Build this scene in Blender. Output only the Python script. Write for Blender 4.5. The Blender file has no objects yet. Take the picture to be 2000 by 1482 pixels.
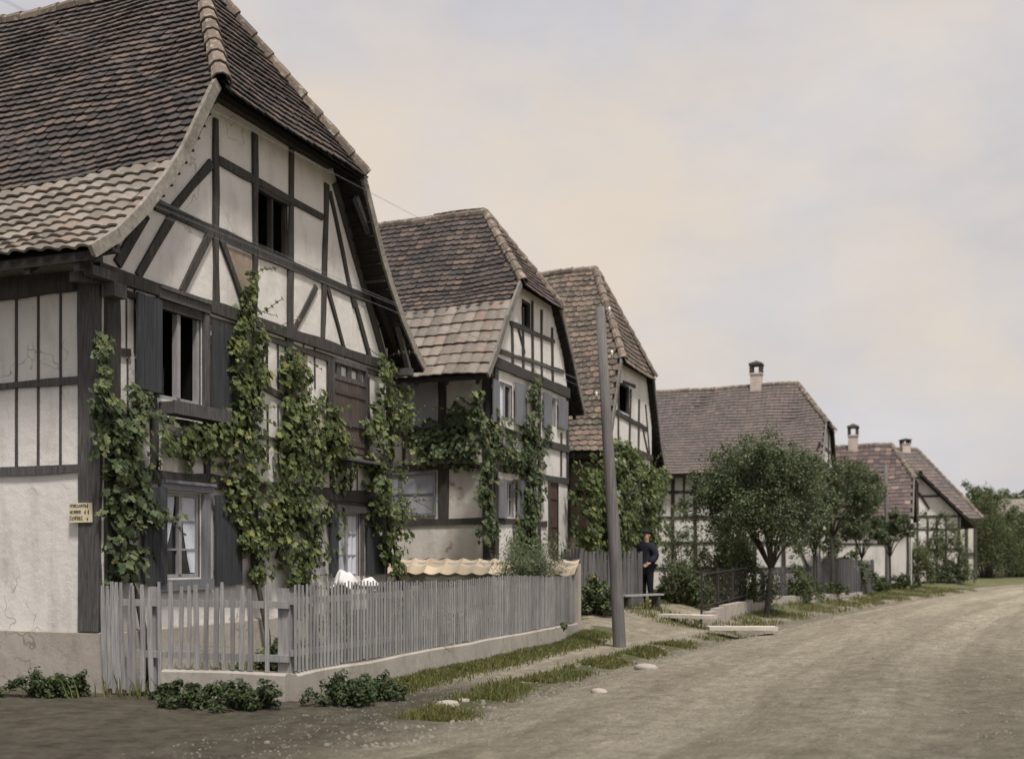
import bpy, math, random
import numpy as np
from mathutils import Vector, Matrix
random.seed(7)
R=random.random
U=random.uniform
C=bpy.context.scene.collection
F=2150.0; HX=1000.0; HY=1085.0; EYE=1.55
uu=(.3669,.9303); nn=(.9303,-.3669)          # along a gable wall / out towards the street
ANG=math.atan2(uu[1],uu[0])

# ------------------------------------------------------------------ survey helpers (picture measure -> place on a real wall plane)
def gw(c,px,py,off=0):
    r=((px-HX)/F,(HY-py)/F); P=(c[0]+nn[0]*off,c[1]+nn[1]*off)
    k=(P[0]*nn[0]+P[1]*nn[1])/(r[0]*nn[0]+nn[1])
    return ((r[0]*k-c[0])*uu[0]+(k-c[1])*uu[1], EYE+r[1]*k)
def sw(c,px,py,off=0):
    r=((px-HX)/F,(HY-py)/F); P=(c[0]+uu[0]*off,c[1]+uu[1]*off)
    k=(P[0]*uu[0]+P[1]*uu[1])/(r[0]*uu[0]+uu[1])
    return (-((r[0]*k-c[0])*nn[0]+(k-c[1])*nn[1]), EYE+r[1]*k)
def at(px,py,Y): return Vector(((px-HX)/F*Y,Y,EYE+(HY-py)/F*Y))

# ------------------------------------------------------------------ mesh builder
class MB:
    def __init__(s): s.v=[]; s.f=[]; s.m=[]
    def add(s,vs,fs,mi=0):
        b=len(s.v); s.v.extend([tuple(p) for p in vs]); s.f.extend([tuple(b+i for i in f) for f in fs]); s.m.extend([mi]*len(fs))
    def par(s,o,a,b,c,mi=0):
        o,a,b,c=map(Vector,(o,a,b,c))
        if a.cross(b).dot(c)<0: a,b=b,a
        vs=[o,o+a,o+a+b,o+b,o+c,o+a+c,o+a+b+c,o+b+c]
        s.add(vs,[(3,2,1,0),(4,5,6,7),(0,1,5,4),(1,2,6,5),(2,3,7,6),(3,0,4,7)],mi)
    def box(s,x0,x1,y0,y1,z0,z1,mi=0): s.par((x0,y0,z0),(x1-x0,0,0),(0,y1-y0,0),(0,0,z1-z0),mi)
    def tube(s,pts,rad,n=8,mi=0,cap=True):
        pts=[Vector(p) for p in pts]
        if not hasattr(rad,'__len__'): rad=[rad]*len(pts)
        vs=[]; N=len(pts); ref=None
        for i,p in enumerate(pts):
            d=(pts[min(i+1,N-1)]-pts[max(i-1,0)])
            d=d.normalized() if d.length>1e-9 else Vector((0,0,1))
            if ref is None: ref=d.orthogonal().normalized()
            x=(ref-d*ref.dot(d)); x=x.normalized() if x.length>1e-6 else d.orthogonal().normalized(); ref=x; y=d.cross(x)
            for k in range(n):
                a=2*math.pi*k/n; vs.append(p+x*math.cos(a)*rad[i]+y*math.sin(a)*rad[i])
        fs=[(i*n+k,i*n+(k+1)%n,(i+1)*n+(k+1)%n,(i+1)*n+k) for i in range(N-1) for k in range(n)]
        if cap: fs.append(tuple(range(n))[::-1]); fs.append(tuple((N-1)*n+k for k in range(n)))
        s.add(vs,fs,mi)
    def lathe(s,prof,n=16,c=(0,0,0),mi=0,sx=1,sy=1):
        vs=[(c[0]+r*sx*math.cos(2*math.pi*k/n),c[1]+r*sy*math.sin(2*math.pi*k/n),c[2]+z) for r,z in prof for k in range(n)]
        fs=[(i*n+k,i*n+(k+1)%n,(i+1)*n+(k+1)%n,(i+1)*n+k) for i in range(len(prof)-1) for k in range(n)]
        fs.append(tuple(range(n))[::-1]); fs.append(tuple((len(prof)-1)*n+k for k in range(n)))
        s.add(vs,fs,mi)
    def build(s,name,mats,parent=None,smooth=False):
        me=bpy.data.meshes.new(name); me.from_pydata(s.v,[],s.f)
        if not isinstance(mats,(list,tuple)): mats=[mats]
        for m in mats: me.materials.append(m)
        if len(mats)>1: me.polygons.foreach_set('material_index',s.m)
        if smooth: me.polygons.foreach_set('use_smooth',[True]*len(me.polygons))
        me.update()
        o=bpy.data.objects.new(name,me); C.objects.link(o)
        if parent: o.parent=parent
        return o
def thing(name,loc,label,cat,rz=0,group=None):
    o=bpy.data.objects.new(name,None); C.objects.link(o); o.location=loc; o.rotation_euler=(0,0,rz)
    o.empty_display_size=.3
    if 'wall' in name: o['kind']='thing'
    return tag(o,label,cat,group)
def tag(o,label,cat,group=None,kind=None):
    o['label']=label; o['category']=cat
    if group: o['group']=group
    if kind: o['kind']=kind
    return o

# ------------------------------------------------------------------ materials
def mat(name,rough=.85,spec=.3):
    m=bpy.data.materials.new(name); m.use_nodes=True; nt=m.node_tree; b=nt.nodes['Principled BSDF']
    b.inputs['Roughness'].default_value=rough; b.inputs['Specular IOR Level'].default_value=spec
    return m,nt,b
def N(nt,t,**k):
    n=nt.nodes.new(t)
    for a,v in k.items():
        if a in n.inputs.keys() if isinstance(a,str) else False: n.inputs[a].default_value=v
        else: setattr(n,a,v)
    return n
def noise(nt,scale,detail=6,rough=.6,vec=None,sc=None):
    n=nt.nodes.new('ShaderNodeTexNoise'); n.inputs['Scale'].default_value=scale; n.inputs['Detail'].default_value=detail; n.inputs['Roughness'].default_value=rough
    if vec is None:
        tc=nt.nodes.new('ShaderNodeTexCoord'); vec=tc.outputs['Object']
    if sc:
        mp=nt.nodes.new('ShaderNodeMapping'); mp.inputs['Scale'].default_value=sc; nt.links.new(vec,mp.inputs[0]); vec=mp.outputs[0]
    nt.links.new(vec,n.inputs['Vector']); return n.outputs['Fac']
def ramp(nt,fac,stops,const=False):
    r=nt.nodes.new('ShaderNodeValToRGB'); cr=r.color_ramp
    if const: cr.interpolation='CONSTANT'
    while len(cr.elements)<len(stops): cr.elements.new(.5)
    for e,(p,c) in zip(cr.elements,stops): e.position=p; e.color=(*c,1) if len(c)==3 else c
    nt.links.new(fac,r.inputs[0]); return r.outputs[0]
def mix(nt,fac,a,b,mode='MIX'):
    n=nt.nodes.new('ShaderNodeMix'); n.data_type='RGBA'; n.blend_type=mode
    for i,x in ((0,fac),(6,a),(7,b)):
        if hasattr(x,'is_linked'): nt.links.new(x,n.inputs[i])
        elif isinstance(x,(int,float)): n.inputs[i].default_value=x
        else: n.inputs[i].default_value=(*x,1)
    return n.outputs[2]
def math_(nt,op,a,b=0):
    n=nt.nodes.new('ShaderNodeMath'); n.operation=op
    for i,x in ((0,a),(1,b)):
        if hasattr(x,'is_linked'): nt.links.new(x,n.inputs[i])
        else: n.inputs[i].default_value=x
    return n.outputs[0]
def bump(nt,b,h,st=.3,dist=.02):
    n=nt.nodes.new('ShaderNodeBump'); n.inputs['Strength'].default_value=st; n.inputs['Distance'].default_value=dist
    nt.links.new(h,n.inputs['Height']); nt.links.new(n.outputs[0],b.inputs['Normal'])
def island(nt):
    return nt.nodes.new('ShaderNodeNewGeometry').outputs['Random Per Island']

def plaster(name,c0,c1,dirt,patch=None,pt=.66):
    m,nt,b=mat(name,.92,.15)
    c=ramp(nt,noise(nt,1.3,8,.65),[(.3,c0),(.7,c1)])
    st=ramp(nt,noise(nt,2.2,8,.7,sc=(1,1,.45)),[(.50,(0,0,0)),(.74,(1,1,1))])
    c=mix(nt,math_(nt,'MULTIPLY',st,.62),c,dirt)
    if patch:
        pk=ramp(nt,noise(nt,1.7,5,.6),[(pt,(0,0,0)),(pt+.02,(1,1,1))])
        c=mix(nt,math_(nt,'MULTIPLY',pk,.8),c,patch)
    tcv=nt.nodes.new('ShaderNodeTexCoord'); nv=nt.nodes.new('ShaderNodeTexNoise'); nv.inputs['Scale'].default_value=2.5; nt.links.new(tcv.outputs['Object'],nv.inputs['Vector'])
    vm=nt.nodes.new('ShaderNodeVectorMath'); vm.operation='MULTIPLY_ADD'; nt.links.new(nv.outputs['Color'],vm.inputs[0]); vm.inputs[1].default_value=(.7,.7,.7); nt.links.new(tcv.outputs['Object'],vm.inputs[2])
    vo=nt.nodes.new('ShaderNodeTexVoronoi'); vo.feature='DISTANCE_TO_EDGE'; vo.inputs['Scale'].default_value=1.15; nt.links.new(vm.outputs[0],vo.inputs['Vector'])
    ck=ramp(nt,vo.outputs['Distance'],[(.004,(1,1,1)),(.012,(0,0,0))]); cm=ramp(nt,noise(nt,.9,3),[(.50,(0,0,0)),(.58,(.75,.75,.75))])
    c=mix(nt,math_(nt,'MULTIPLY',ck,cm),c,dirt)
    fine=noise(nt,60,4,.7); c=mix(nt,.35,c,ramp(nt,fine,[(.3,(.25,.22,.2)),(.7,(.8,.76,.73))]),'MULTIPLY')
    nt.links.new(c,b.inputs['Base Color'])
    bump(nt,b,math_(nt,'ADD',noise(nt,5,6,.6),math_(nt,'MULTIPLY',fine,.25)),.5,.03); return m
M={}
M['plaster']=plaster('lime_plaster',(.72,.695,.67),(.82,.795,.77),(.41,.385,.36))
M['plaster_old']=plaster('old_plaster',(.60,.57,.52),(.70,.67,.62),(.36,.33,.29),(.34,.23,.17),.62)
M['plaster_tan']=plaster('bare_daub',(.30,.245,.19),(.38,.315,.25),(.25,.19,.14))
M['plinth']=plaster('cement_plinth',(.34,.31,.27),(.42,.38,.34),(.2,.185,.16))
M['wallcap']=plaster('low_wall_cement',(.36,.335,.30),(.46,.43,.38),(.2,.19,.16))
def wood(name,c0,c1,sc=(14,14,1.2),rough=.85,per=.5,bs=.35):
    m,nt,b=mat(name,rough,.25)
    g=noise(nt,3,8,.7,sc=sc)
    c=ramp(nt,g,[(.3,c0),(.72,c1)])
    c=mix(nt,per,c,ramp(nt,island(nt),[(0,(.45,.45,.45)),(1,(1.0,1.0,1.0))]),'MULTIPLY')
    c=mix(nt,.45,c,ramp(nt,noise(nt,1.1,4),[(.35,(.5,.5,.5)),(.65,(1,1,1))]),'MULTIPLY')
    nt.links.new(c,b.inputs['Base Color']); bump(nt,b,g,bs,.012); return m
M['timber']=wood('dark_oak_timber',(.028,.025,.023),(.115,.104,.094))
M['timber_side']=wood('grey_oak_timber',(.040,.037,.038),(.165,.153,.150))
M['deck']=wood('roof_boards',(.012,.010,.009),(.04,.033,.03),sc=(2,14,2))
M['verge']=wood('mortar_verge',(.18,.165,.14),(.42,.38,.33),sc=(5,5,5),per=.6)
M['barge']=wood('weathered_bargeboard',(.12,.11,.10),(.30,.28,.25),sc=(3,10,3))
M['shutter']=wood('blue_grey_shutter',(.026,.027,.031),(.085,.088,.096),sc=(22,22,.7),per=.35)
M['shutter_light']=wood('faded_grey_shutter',(.12,.125,.14),(.27,.27,.29),sc=(22,22,.8),per=.35)
M['shutter_brown']=wood('brown_board_shutter',(.06,.044,.04),(.15,.115,.10),sc=(26,26,.9),per=.4)
M['frame']=wood('pale_window_paint',(.26,.25,.26),(.42,.41,.42),sc=(20,20,2),per=.2)
M['picket']=wood('silver_grey_pickets',(.19,.185,.195),(.52,.50,.48),sc=(26,26,1.0),per=.65)
M['boardfence']=wood('grey_board_fence',(.08,.078,.085),(.2,.19,.19),sc=(20,20,1.0),per=.6)
M['pole']=wood('weathered_pole',(.085,.080,.080),(.215,.20,.195),sc=(14,14,.5),per=0)
M['plank']=wood('pale_plank',(.36,.33,.29),(.58,.54,.48),sc=(1.5,14,14),per=.2)
M['door']=wood('brown_door',(.06,.035,.03),(.13,.08,.065),sc=(20,20,1),per=.2)
M['bark']=wood('tree_bark',(.025,.022,.018),(.085,.075,.06),sc=(9,9,2.5),per=0,bs=.8)
M['vinewood']=wood('vine_wood',(.03,.024,.02),(.09,.075,.06),sc=(9,9,2.5),per=.2,bs=.7)
def tiles(name,stops,lich=(.30,.28,.22),lt=.62,la=.6):
    m,nt,b=mat(name,.82,.3)
    c=ramp(nt,island(nt),stops)
    c=mix(nt,.5,c,ramp(nt,noise(nt,.6,3),[(.3,(.55,.55,.6)),(.7,(1.15,1.1,1.05))]),'MULTIPLY')
    l=ramp(nt,noise(nt,9,6,.75),[(lt,(0,0,0)),(lt+.12,(1,1,1))])
    c=mix(nt,math_(nt,'MULTIPLY',l,la),c,lich)
    nt.links.new(c,b.inputs['Base Color']); bump(nt,b,noise(nt,40,5,.7),.4,.01); return m
M['tile_dark']=tiles('aged_beaver_tiles',[(0,(.048,.043,.042)),(.3,(.070,.060,.056)),(.6,(.092,.076,.069)),(.88,(.115,.091,.080)),(1,(.16,.115,.095))])
M['tile_pale']=tiles('pale_interlocking_tiles',[(0,(.145,.127,.108)),(.5,(.205,.180,.152)),(.85,(.26,.232,.20)),(1,(.215,.16,.13))],(.34,.31,.25),.55)
M['tile_mid']=tiles('brown_tiles',[(0,(.085,.068,.068)),(.35,(.11,.086,.083)),(.7,(.14,.105,.098)),(.92,(.175,.12,.105)),(1,(.26,.20,.18))])
M['tile_moss']=tiles('mossy_tiles',[(0,(.08,.066,.058)),(.35,(.115,.092,.080)),(.7,(.15,.113,.095)),(1,(.21,.148,.12))],(.28,.28,.18),.52,.75)
M['tile_far']=tiles('plain_purple_tiles',[(0,(.118,.103,.098)),(.4,(.134,.114,.107)),(.8,(.150,.125,.116)),(1,(.172,.136,.122))],(.22,.19,.19),.6,.4)
M['ridge']=tiles('ridge_tiles',[(0,(.11,.085,.07)),(.5,(.16,.125,.10)),(1,(.23,.18,.145))],(.36,.34,.28),.52,.8)
M['sandtile']=tiles('sand_coping_tiles',[(0,(.30,.245,.18)),(.5,(.42,.35,.26)),(1,(.52,.44,.34))],(.2,.19,.14),.6,.5)
def leaf(name,c0,c1,c2,tr=.35):
    m,nt,b=mat(name,.55,.35)
    c=ramp(nt,island(nt),[(0,c0),(.55,c1),(.93,c2),(1,(c2[0]*1.5,c2[1]*1.25,c2[2]))])
    nt.links.new(c,b.inputs['Base Color'])
    t=nt.nodes.new('ShaderNodeBsdfTranslucent'); nt.links.new(c,t.inputs[0])
    s=nt.nodes.new('ShaderNodeMixShader'); s.inputs[0].default_value=tr
    nt.links.new(b.outputs[0],s.inputs[1]); nt.links.new(t.outputs[0],s.inputs[2]); nt.links.new(s.outputs[0],nt.nodes['Material Output'].inputs[0]); return m
M['vine']=leaf('vine_leaf',(.050,.070,.022),(.108,.140,.052),(.19,.222,.082))
M['vine_dark']=leaf('dark_vine_leaf',(.050,.074,.034),(.095,.126,.060),(.165,.195,.09))
M['tree']=leaf('fruit_tree_leaf',(.045,.064,.034),(.092,.118,.058),(.155,.18,.088))
M['hedge']=leaf('shrub_leaf',(.040,.058,.028),(.085,.11,.045),(.15,.17,.065))
M['weed']=leaf('weed_leaf',(.030,.050,.022),(.055,.080,.032),(.09,.12,.045))
M['grass']=leaf('verge_grass',(.075,.085,.030),(.13,.14,.045),(.21,.20,.075),.25)
M['feather']=leaf('feathery_leaf',(.10,.13,.075),(.16,.20,.115),(.22,.26,.15),.4)
def plain(name,c,rough=.8,spec=.3,var=.3,sc=8):
    m,nt,b=mat(name,rough,spec); k=ramp(nt,noise(nt,sc,6,.7),[(.3,tuple(x*(1-var) for x in c)),(.7,tuple(min(1,x*(1+var*.6)) for x in c))])
    nt.links.new(k,b.inputs['Base Color']); return m
M['glass']=plain('dark_glass',(.012,.014,.016),.08,.6)
M['void']=plain('dark_room',(.012,.011,.010),.95,.05)
M['lace']=plain('lace_curtain',(.56,.58,.64),.9,.1,.12,30)
M['linen']=plain('white_linen',(.68,.66,.64),.9,.1,.1)
M['iron']=plain('rusty_iron',(.035,.03,.03),.6,.4)
M['steel']=plain('wire_metal',(.22,.23,.26),.5,.5)
M['porcelain']=plain('white_porcelain',(.75,.74,.72),.3,.5,.05)
M['sign']=plain('enamel_sign',(.62,.55,.38),.5,.4,.15)
M['ink']=plain('dark_lettering',(.045,.035,.03),.6,.3,.1)
M['skin']=plain('skin',(.42,.25,.18),.6,.3,.08)
M['coat']=plain('dark_coat_cloth',(.022,.024,.034),.95,.1,.3,20)
M['trouser']=plain('dark_trousers',(.014,.015,.018),.95,.1,.3,20)
M['leather']=plain('boot_leather',(.03,.022,.018),.5,.4)
M['greyboard']=plain('grey_panel',(.30,.30,.335),.85,.2,.12,3)
M['brickc']=plaster('chimney_plaster',(.5,.42,.37),(.66,.58,.53),(.3,.24,.2))
M['stone']=plaster('pale_stone',(.36,.33,.29),(.5,.46,.41),(.24,.22,.19))
M['gravel']=plaster('road_gravel',(.20,.185,.15),(.30,.28,.235),(.14,.13,.10))
M['concrete']=plaster('slab_concrete',(.52,.48,.43),(.62,.58,.52),(.36,.33,.29))

# ------------------------------------------------------------------ terrain
EP=[(-60,-28.2),(-20,-12.6),(8,-1.6),(9.8,-.64),(13,.55),(16.3,1.9),(21,4.15),(27.8,7.75),(38,13.6),(52.9,23.4),(70,36.5),(90,53),(140,95),(600,520)]
EY=np.array([e[0] for e in EP]); EX=np.array([e[1] for e in EP])
def edge(Y): return float(np.interp(Y,EY,EX))
def sm(a,b,x):
    t=min(1,max(0,(x-a)/(b-a))); return t*t*(3-2*t)
def hn(x,y): return (math.sin(x*1.7+y*.9)+math.sin(x*.8-y*1.9+2)+math.sin(x*3.9+y*2.7+1)*.5)/2.5
def gz(X,Y):
    d=(edge(Y)-X)*.9
    B=.40*sm(18.5,23.5,Y)-.22*sm(32,44,Y)
    z=B*sm(.9,3.0,d)
    z-=.10*math.exp(-((d-.12)/.30)**2)*(.4+.6*sm(14,20,Y))       # ditch
    if d<0: z+=.05*sm(0,2.5,-d)-.035*math.exp(-((-d-2.2)/.5)**2)-.03*math.exp(-((-d-4.0)/.5)**2)
    z+=.018*hn(X*1.3,Y*1.3)+.012*hn(X*5,Y*5+3)+(.010*math.sin(d*5.2+.6*math.sin(Y*.7)+hn(X,Y)*1.5) if d<0 else 0)
    return z
def build_ground():
    Ys=[-60,-40,-25,-12,-4,0]; y=2.
    while y<160: Ys.append(y); y+=max(.16,y*.012)
    Ys+= [180,220,280,380,600]
    ds=[-400,-200,-120,-80,-50,-35,-25,-18,-13]
    d=-10.
    while d<7: ds.append(d); d+=.16 if -5<d<5 else .4
    ds+=[8,10,13,17,22,30,45,70,110,180,300]
    vs=[];uv=[];gr=[];dk=[]
    for Y in Ys:
        e=edge(Y)
        for d in ds:
            X=e-d/.9; 
            far=abs(d)>12 or Y>110
            z=gz(X,Y) if not far else (.40*sm(18.5,23.5,Y)-.22*sm(32,44,Y) if d>0 else .05)
            vs.append((X,Y,z)); uv.append((d,Y))
            # grass weight: strip along the low wall, strip on the ditch edge, rough verge farther on
            fl=(X-(.395*Y-6.96))*.93                     # distance in front of the fence line
            g=0
            if Y<21.5: g=max(g,math.exp(-((fl-.36)/.30)**2)*sm(11,13,Y))
            g=max(g,math.exp(-((d-.42)/.20)**2)*(.9 if Y>10.5 else .5)*(1-.7*sm(19,20.5,Y)))
            g=max(g,.8*sm(24,28,Y)*sm(.3,1.2,d)); g=max(g,.30*sm(1.2,2.5,-d)); g=max(g,.7*sm(12,16,-d))
            if fl<-.2 and (Y>13.2 or fl<-12): g=max(g,.8)
            gr.append(g)
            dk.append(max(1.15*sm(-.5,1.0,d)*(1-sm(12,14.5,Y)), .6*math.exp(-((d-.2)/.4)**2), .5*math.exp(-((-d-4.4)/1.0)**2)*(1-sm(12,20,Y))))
    n=len(ds); fs=[(i*n+j,i*n+j+1,(i+1)*n+j+1,(i+1)*n+j)[::-1] for i in range(len(Ys)-1) for j in range(n-1)]
    me=bpy.data.meshes.new('ground'); me.from_pydata(vs,[],fs)
    ul=me.uv_layers.new(name='road'); 
    for l in me.loops: ul.data[l.index].uv=uv[l.vertex_index]
    for nm,arr in (('grassy',gr),('dark',dk)):
        a=me.attributes.new(nm,'FLOAT','POINT'); a.data.foreach_set('value',arr)
    me.polygons.foreach_set('use_smooth',[True]*len(me.polygons))
    m,nt,b=mat('dirt_road',.95,.12)
    uvn=nt.nodes.new('ShaderNodeUVMap'); uvn.uv_map='road'
    st=noise(nt,1.0,9,.68,uvn.outputs[0],(1.6,.16,1)); st2=noise(nt,1.0,9,.8,uvn.outputs[0],(7.5,2.2,1))
    fine=noise(nt,30,8,.85); mid=noise(nt,3.4,10,.78)
    c=ramp(nt,st,[(.32,(.40,.36,.285)),(.5,(.52,.475,.385)),(.68,(.62,.57,.47))])
    c=mix(nt,.55,c,ramp(nt,st2,[(.3,(.35,.34,.31)),(.6,(1,1,1))]),'MULTIPLY')
    c=mix(nt,.65,c,ramp(nt,mid,[(.36,(.50,.49,.45)),(.62,(1.12,1.1,1.08))]),'MULTIPLY')
    c=mix(nt,.7,c,ramp(nt,fine,[(.36,(.40,.39,.36)),(.60,(1.2,1.19,1.15))]),'MULTIPLY')
    sx=nt.nodes.new('ShaderNodeSeparateXYZ'); nt.links.new(uvn.outputs[0],sx.inputs[0])
    wv=math_(nt,'SINE',math_(nt,'ADD',math_(nt,'MULTIPLY',sx.outputs[0],3.6),math_(nt,'MULTIPLY',noise(nt,.25,3,.5),5)))
    c=mix(nt,math_(nt,'MULTIPLY',noise(nt,.8,4),.75),c,ramp(nt,wv,[(.0,(.62,.61,.58)),(.45,(1,1,1))]),'MULTIPLY')
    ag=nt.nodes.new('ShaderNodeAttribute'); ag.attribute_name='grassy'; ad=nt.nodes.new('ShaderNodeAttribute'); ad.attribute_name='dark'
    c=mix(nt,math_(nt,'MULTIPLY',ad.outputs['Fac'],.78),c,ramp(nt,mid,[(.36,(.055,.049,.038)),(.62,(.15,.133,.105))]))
    gm=ramp(nt,math_(nt,'ADD',ag.outputs['Fac'],math_(nt,'MULTIPLY',math_(nt,'SUBTRACT',noise(nt,2.6,8,.75),.5),1.6)),[(.48,(0,0,0)),(.72,(1,1,1))])
    c=mix(nt,math_(nt,'MULTIPLY',gm,.85),c,ramp(nt,fine,[(.3,(.065,.075,.03)),(.7,(.15,.155,.06))]))
    nt.links.new(c,b.inputs['Base Color'])
    bump(nt,b,math_(nt,'ADD',math_(nt,'MULTIPLY',mid,1.0),math_(nt,'MULTIPLY',fine,.6)),1.0,.09)
    me.materials.append(m)
    o=bpy.data.objects.new('ground',me); C.objects.link(o); o['kind']='structure'
build_ground()

# ------------------------------------------------------------------ leaves
LOBE=[(0,0),(.36,-.10),(.50,.22),(.32,.40),(.38,.74),(.12,.70),(0,1.05)]
SIMPLE=[(0,0),(.24,.30),(.20,.70),(0,1.0)]
def add_leaf(mb,p,nrm,s,shape=SIMPLE,tipdown=.0):
    n=Vector(nrm).normalized(); a=Vector((R()-.5,R()-.5,R()-.5-tipdown)); y=(a-n*a.dot(n))
    y=y.normalized() if y.length>1e-4 else n.orthogonal().normalized()
    x=y.cross(n); fold=U(.1,.35); p=Vector(p); vs=[]
    for sx in (1,-1):
        for (lx,ly) in shape:
            if sx==-1 and lx==0: continue
            vs.append(p+x*(lx*s*sx)+y*((ly-.4)*s)+n*(lx*s*fold))
    k=len(shape); inner=k-2
    mb.add(vs,[tuple(range(k)),tuple([0]+[k+i for i in range(inner)]+[k-1])[::-1]])
def shell_leaves(mb,c,r,n,s,shape=SIMPLE,squash=(1,1,1),up=.35):
    for _ in range(n):
        d=Vector((random.gauss(0,1),random.gauss(0,1),random.gauss(0,1)))
        d.normalize(); rr=r*(R()**.45)
        p=Vector((c[0]+d.x*rr*squash[0],c[1]+d.y*rr*squash[1],c[2]+d.z*rr*squash[2]))
        add_leaf(mb,p,d*.7+Vector((U(-.6,.6),U(-.6,.6),up+U(-.4,.6))),s*U(.6,1.25),shape)

def shrub(name,c,rx,ry,h,label,cat,mm,n=900,s=.07,group=None,shape=SIMPLE,stems=True):
    """bush standing on the ground at c: leaf clumps on a few stems"""
    t=thing(name,c,label,cat,0,group); mb=MB(); st=MB()
    k=max(6,int(n/38))
    for i in range(k):
        a=U(0,6.283); q=R()**.5; zz=h*(U(.12,1)); w=math.sqrt(max(.08,1-(zz/h*.95)**2.2))*(1+.25*math.sin(a*3+rx*9)); zz*=1+.3*math.sin(a*2+h*7)
        cc=(rx*q*math.cos(a)*w,ry*q*math.sin(a)*w,zz*U(.85,1.05))
        shell_leaves(mb,cc,min(rx,ry,h)*U(.18,.36),38,s,shape)
        if stems and i%3==0: st.tube([(cc[0]*.25,cc[1]*.25,-.05),(cc[0]*.6,cc[1]*.6,cc[2]*.5),cc],[.012,.009,.004],5)
    mb.build('foliage',M[mm],t)
    if stems: st.build('stem',M['bark'],t)
    return t
def tree(name,c,htrunk,crown_c,crown_r,label,n,s,mm='tree',group=None,tr=.09,lean=(0,0),cat='tree',limbs=9,fork=.7):
    """c ground point; crown_c/crown_r relative to c"""
    t=thing(name,c,label,cat,0,group); mb=MB(); tb=MB()
    cx,cy,cz=crown_c; rx,ry,rz=crown_r
    top=Vector((lean[0],lean[1],htrunk))
    tb.tube([(0,0,-.2),(0,0,.05),(lean[0]*.3+.02,lean[1]*.4,htrunk*.45),top],[tr*1.5,tr*1.15,tr*.95,tr*.85],10)
    tips=[]
    for i in range(limbs):
        a=i*2.4+U(-.3,.3); q=U(.45,.8); z=cz+rz*U(-.5,.75)
        e=Vector((cx+rx*q*math.cos(a),cy+ry*q*math.sin(a),z)); midp=top.lerp(e,.5)+Vector((U(-.1,.1),U(-.1,.1),.12))
        tb.tube([top-Vector((0,0,.06)),top.lerp(midp,.5)+Vector((0,0,.04)),midp,e],[tr*.6,tr*.45,tr*.32,tr*.08],6); 
        for j in range(4):
            f=U(.4,1.); b0=midp.lerp(e,f*.9); e2=b0+Vector((U(-1,1)*rx*.45,U(-1,1)*ry*.45,U(-.3,.7)*rz*.5))
            tb.tube([b0,b0.lerp(e2,.5)+Vector((0,0,.05)),e2],[tr*.2,tr*.12,tr*.04],5); tips.append(e2)
        tips.append(e)
    k=int(n/45)
    for i in range(k):
        if i%3<2:
            tp=random.choice(tips); c2=(tp.x+U(-.25,.25)*rx,tp.y+U(-.25,.25)*ry,tp.z+U(-.2,.2)*rz)
        else:
            a=U(0,6.283); ph=math.acos(U(-.75,1)); q=U(.62,1.02)
            c2=(cx+rx*q*math.sin(ph)*math.cos(a),cy+ry*q*math.sin(ph)*math.sin(a),cz+rz*q*math.cos(ph))
        e=((c2[0]-cx)/rx)**2+((c2[1]-cy)/ry)**2+((c2[2]-cz)/rz)**2
        if e>1.45 or math.sin(c2[0]*3.1+c[0])*math.sin(c2[1]*2.7)*math.sin(c2[2]*3.7+1)>.20: continue
        shell_leaves(mb,c2,min(rx,rz)*U(.10,.24)*(1 if e<1 else .7),45,s)
    tb.build('trunk',M['bark'],t,True); mb.build('crown',M[mm],t); return t

# ------------------------------------------------------------------ tiles and roofs
def wob(x,y,a=.03): return a*(math.sin(x*1.3+1)*math.cos(y*.9)+.5*math.sin(x*3.1+y*2.3))
def tile(mb,p,ea,eb,en,w,h,kind,mi=0):
    th=.022
    if kind=='beaver':
        o=[(-.5,.85),(-.5,-.10),(-.36,-.24),(0,-.36),(.36,-.24),(.5,-.10),(.5,.85)]
        cs=[.008+(.85-b)/1.2*.038 for a,b in o]
        top=[p+ea*(a*w*.97)+eb*(b*h)+en*c for (a,b),c in zip(o,cs)]
        low=[p+ea*(a*w*.97)+eb*(b*h)+en*(c-th) for (a,b),c in list(zip(o,cs))[1:6]]
        mb.add(top+low,[tuple(range(7))[::1],(1,7,8,2),(2,8,9,3),(3,9,10,4),(4,10,11,5)],mi)
    elif kind=='flat':
        o=[(-.5,.85),(-.5,-.25),(.5,-.25),(.5,.85)]
        cs=[.005,.035,.035,.005]
        top=[p+ea*(a*w*.97)+eb*(b*h)+en*c for (a,b),c in zip(o,cs)]
        low=[top[1]-en*.025,top[2]-en*.025]
        mb.add(top+low,[(0,1,2,3),(1,4,5,2)],mi)
    else:
        A=[-.5,-.34,-.18,0,.18,.34,.5]; hh=[0,.018,.034,.038,.030,.010,0]
        vs=[]
        for b,cc in ((.85,.005),(-.15,.04)):
            vs+=[p+ea*(a*w*1.02)+eb*((b-(.10*math.cos(a*3.1)))*h)+en*(cc+q) for a,q in zip(A,hh)]
        vs+=[v-en*.03 for v in vs[7:14]]
        mb.add(vs,[(i,i+7,i+8,i+1) for i in range(6)]+[(i+7,i+14,i+15,i+8) for i in range(6)],mi)
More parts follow.
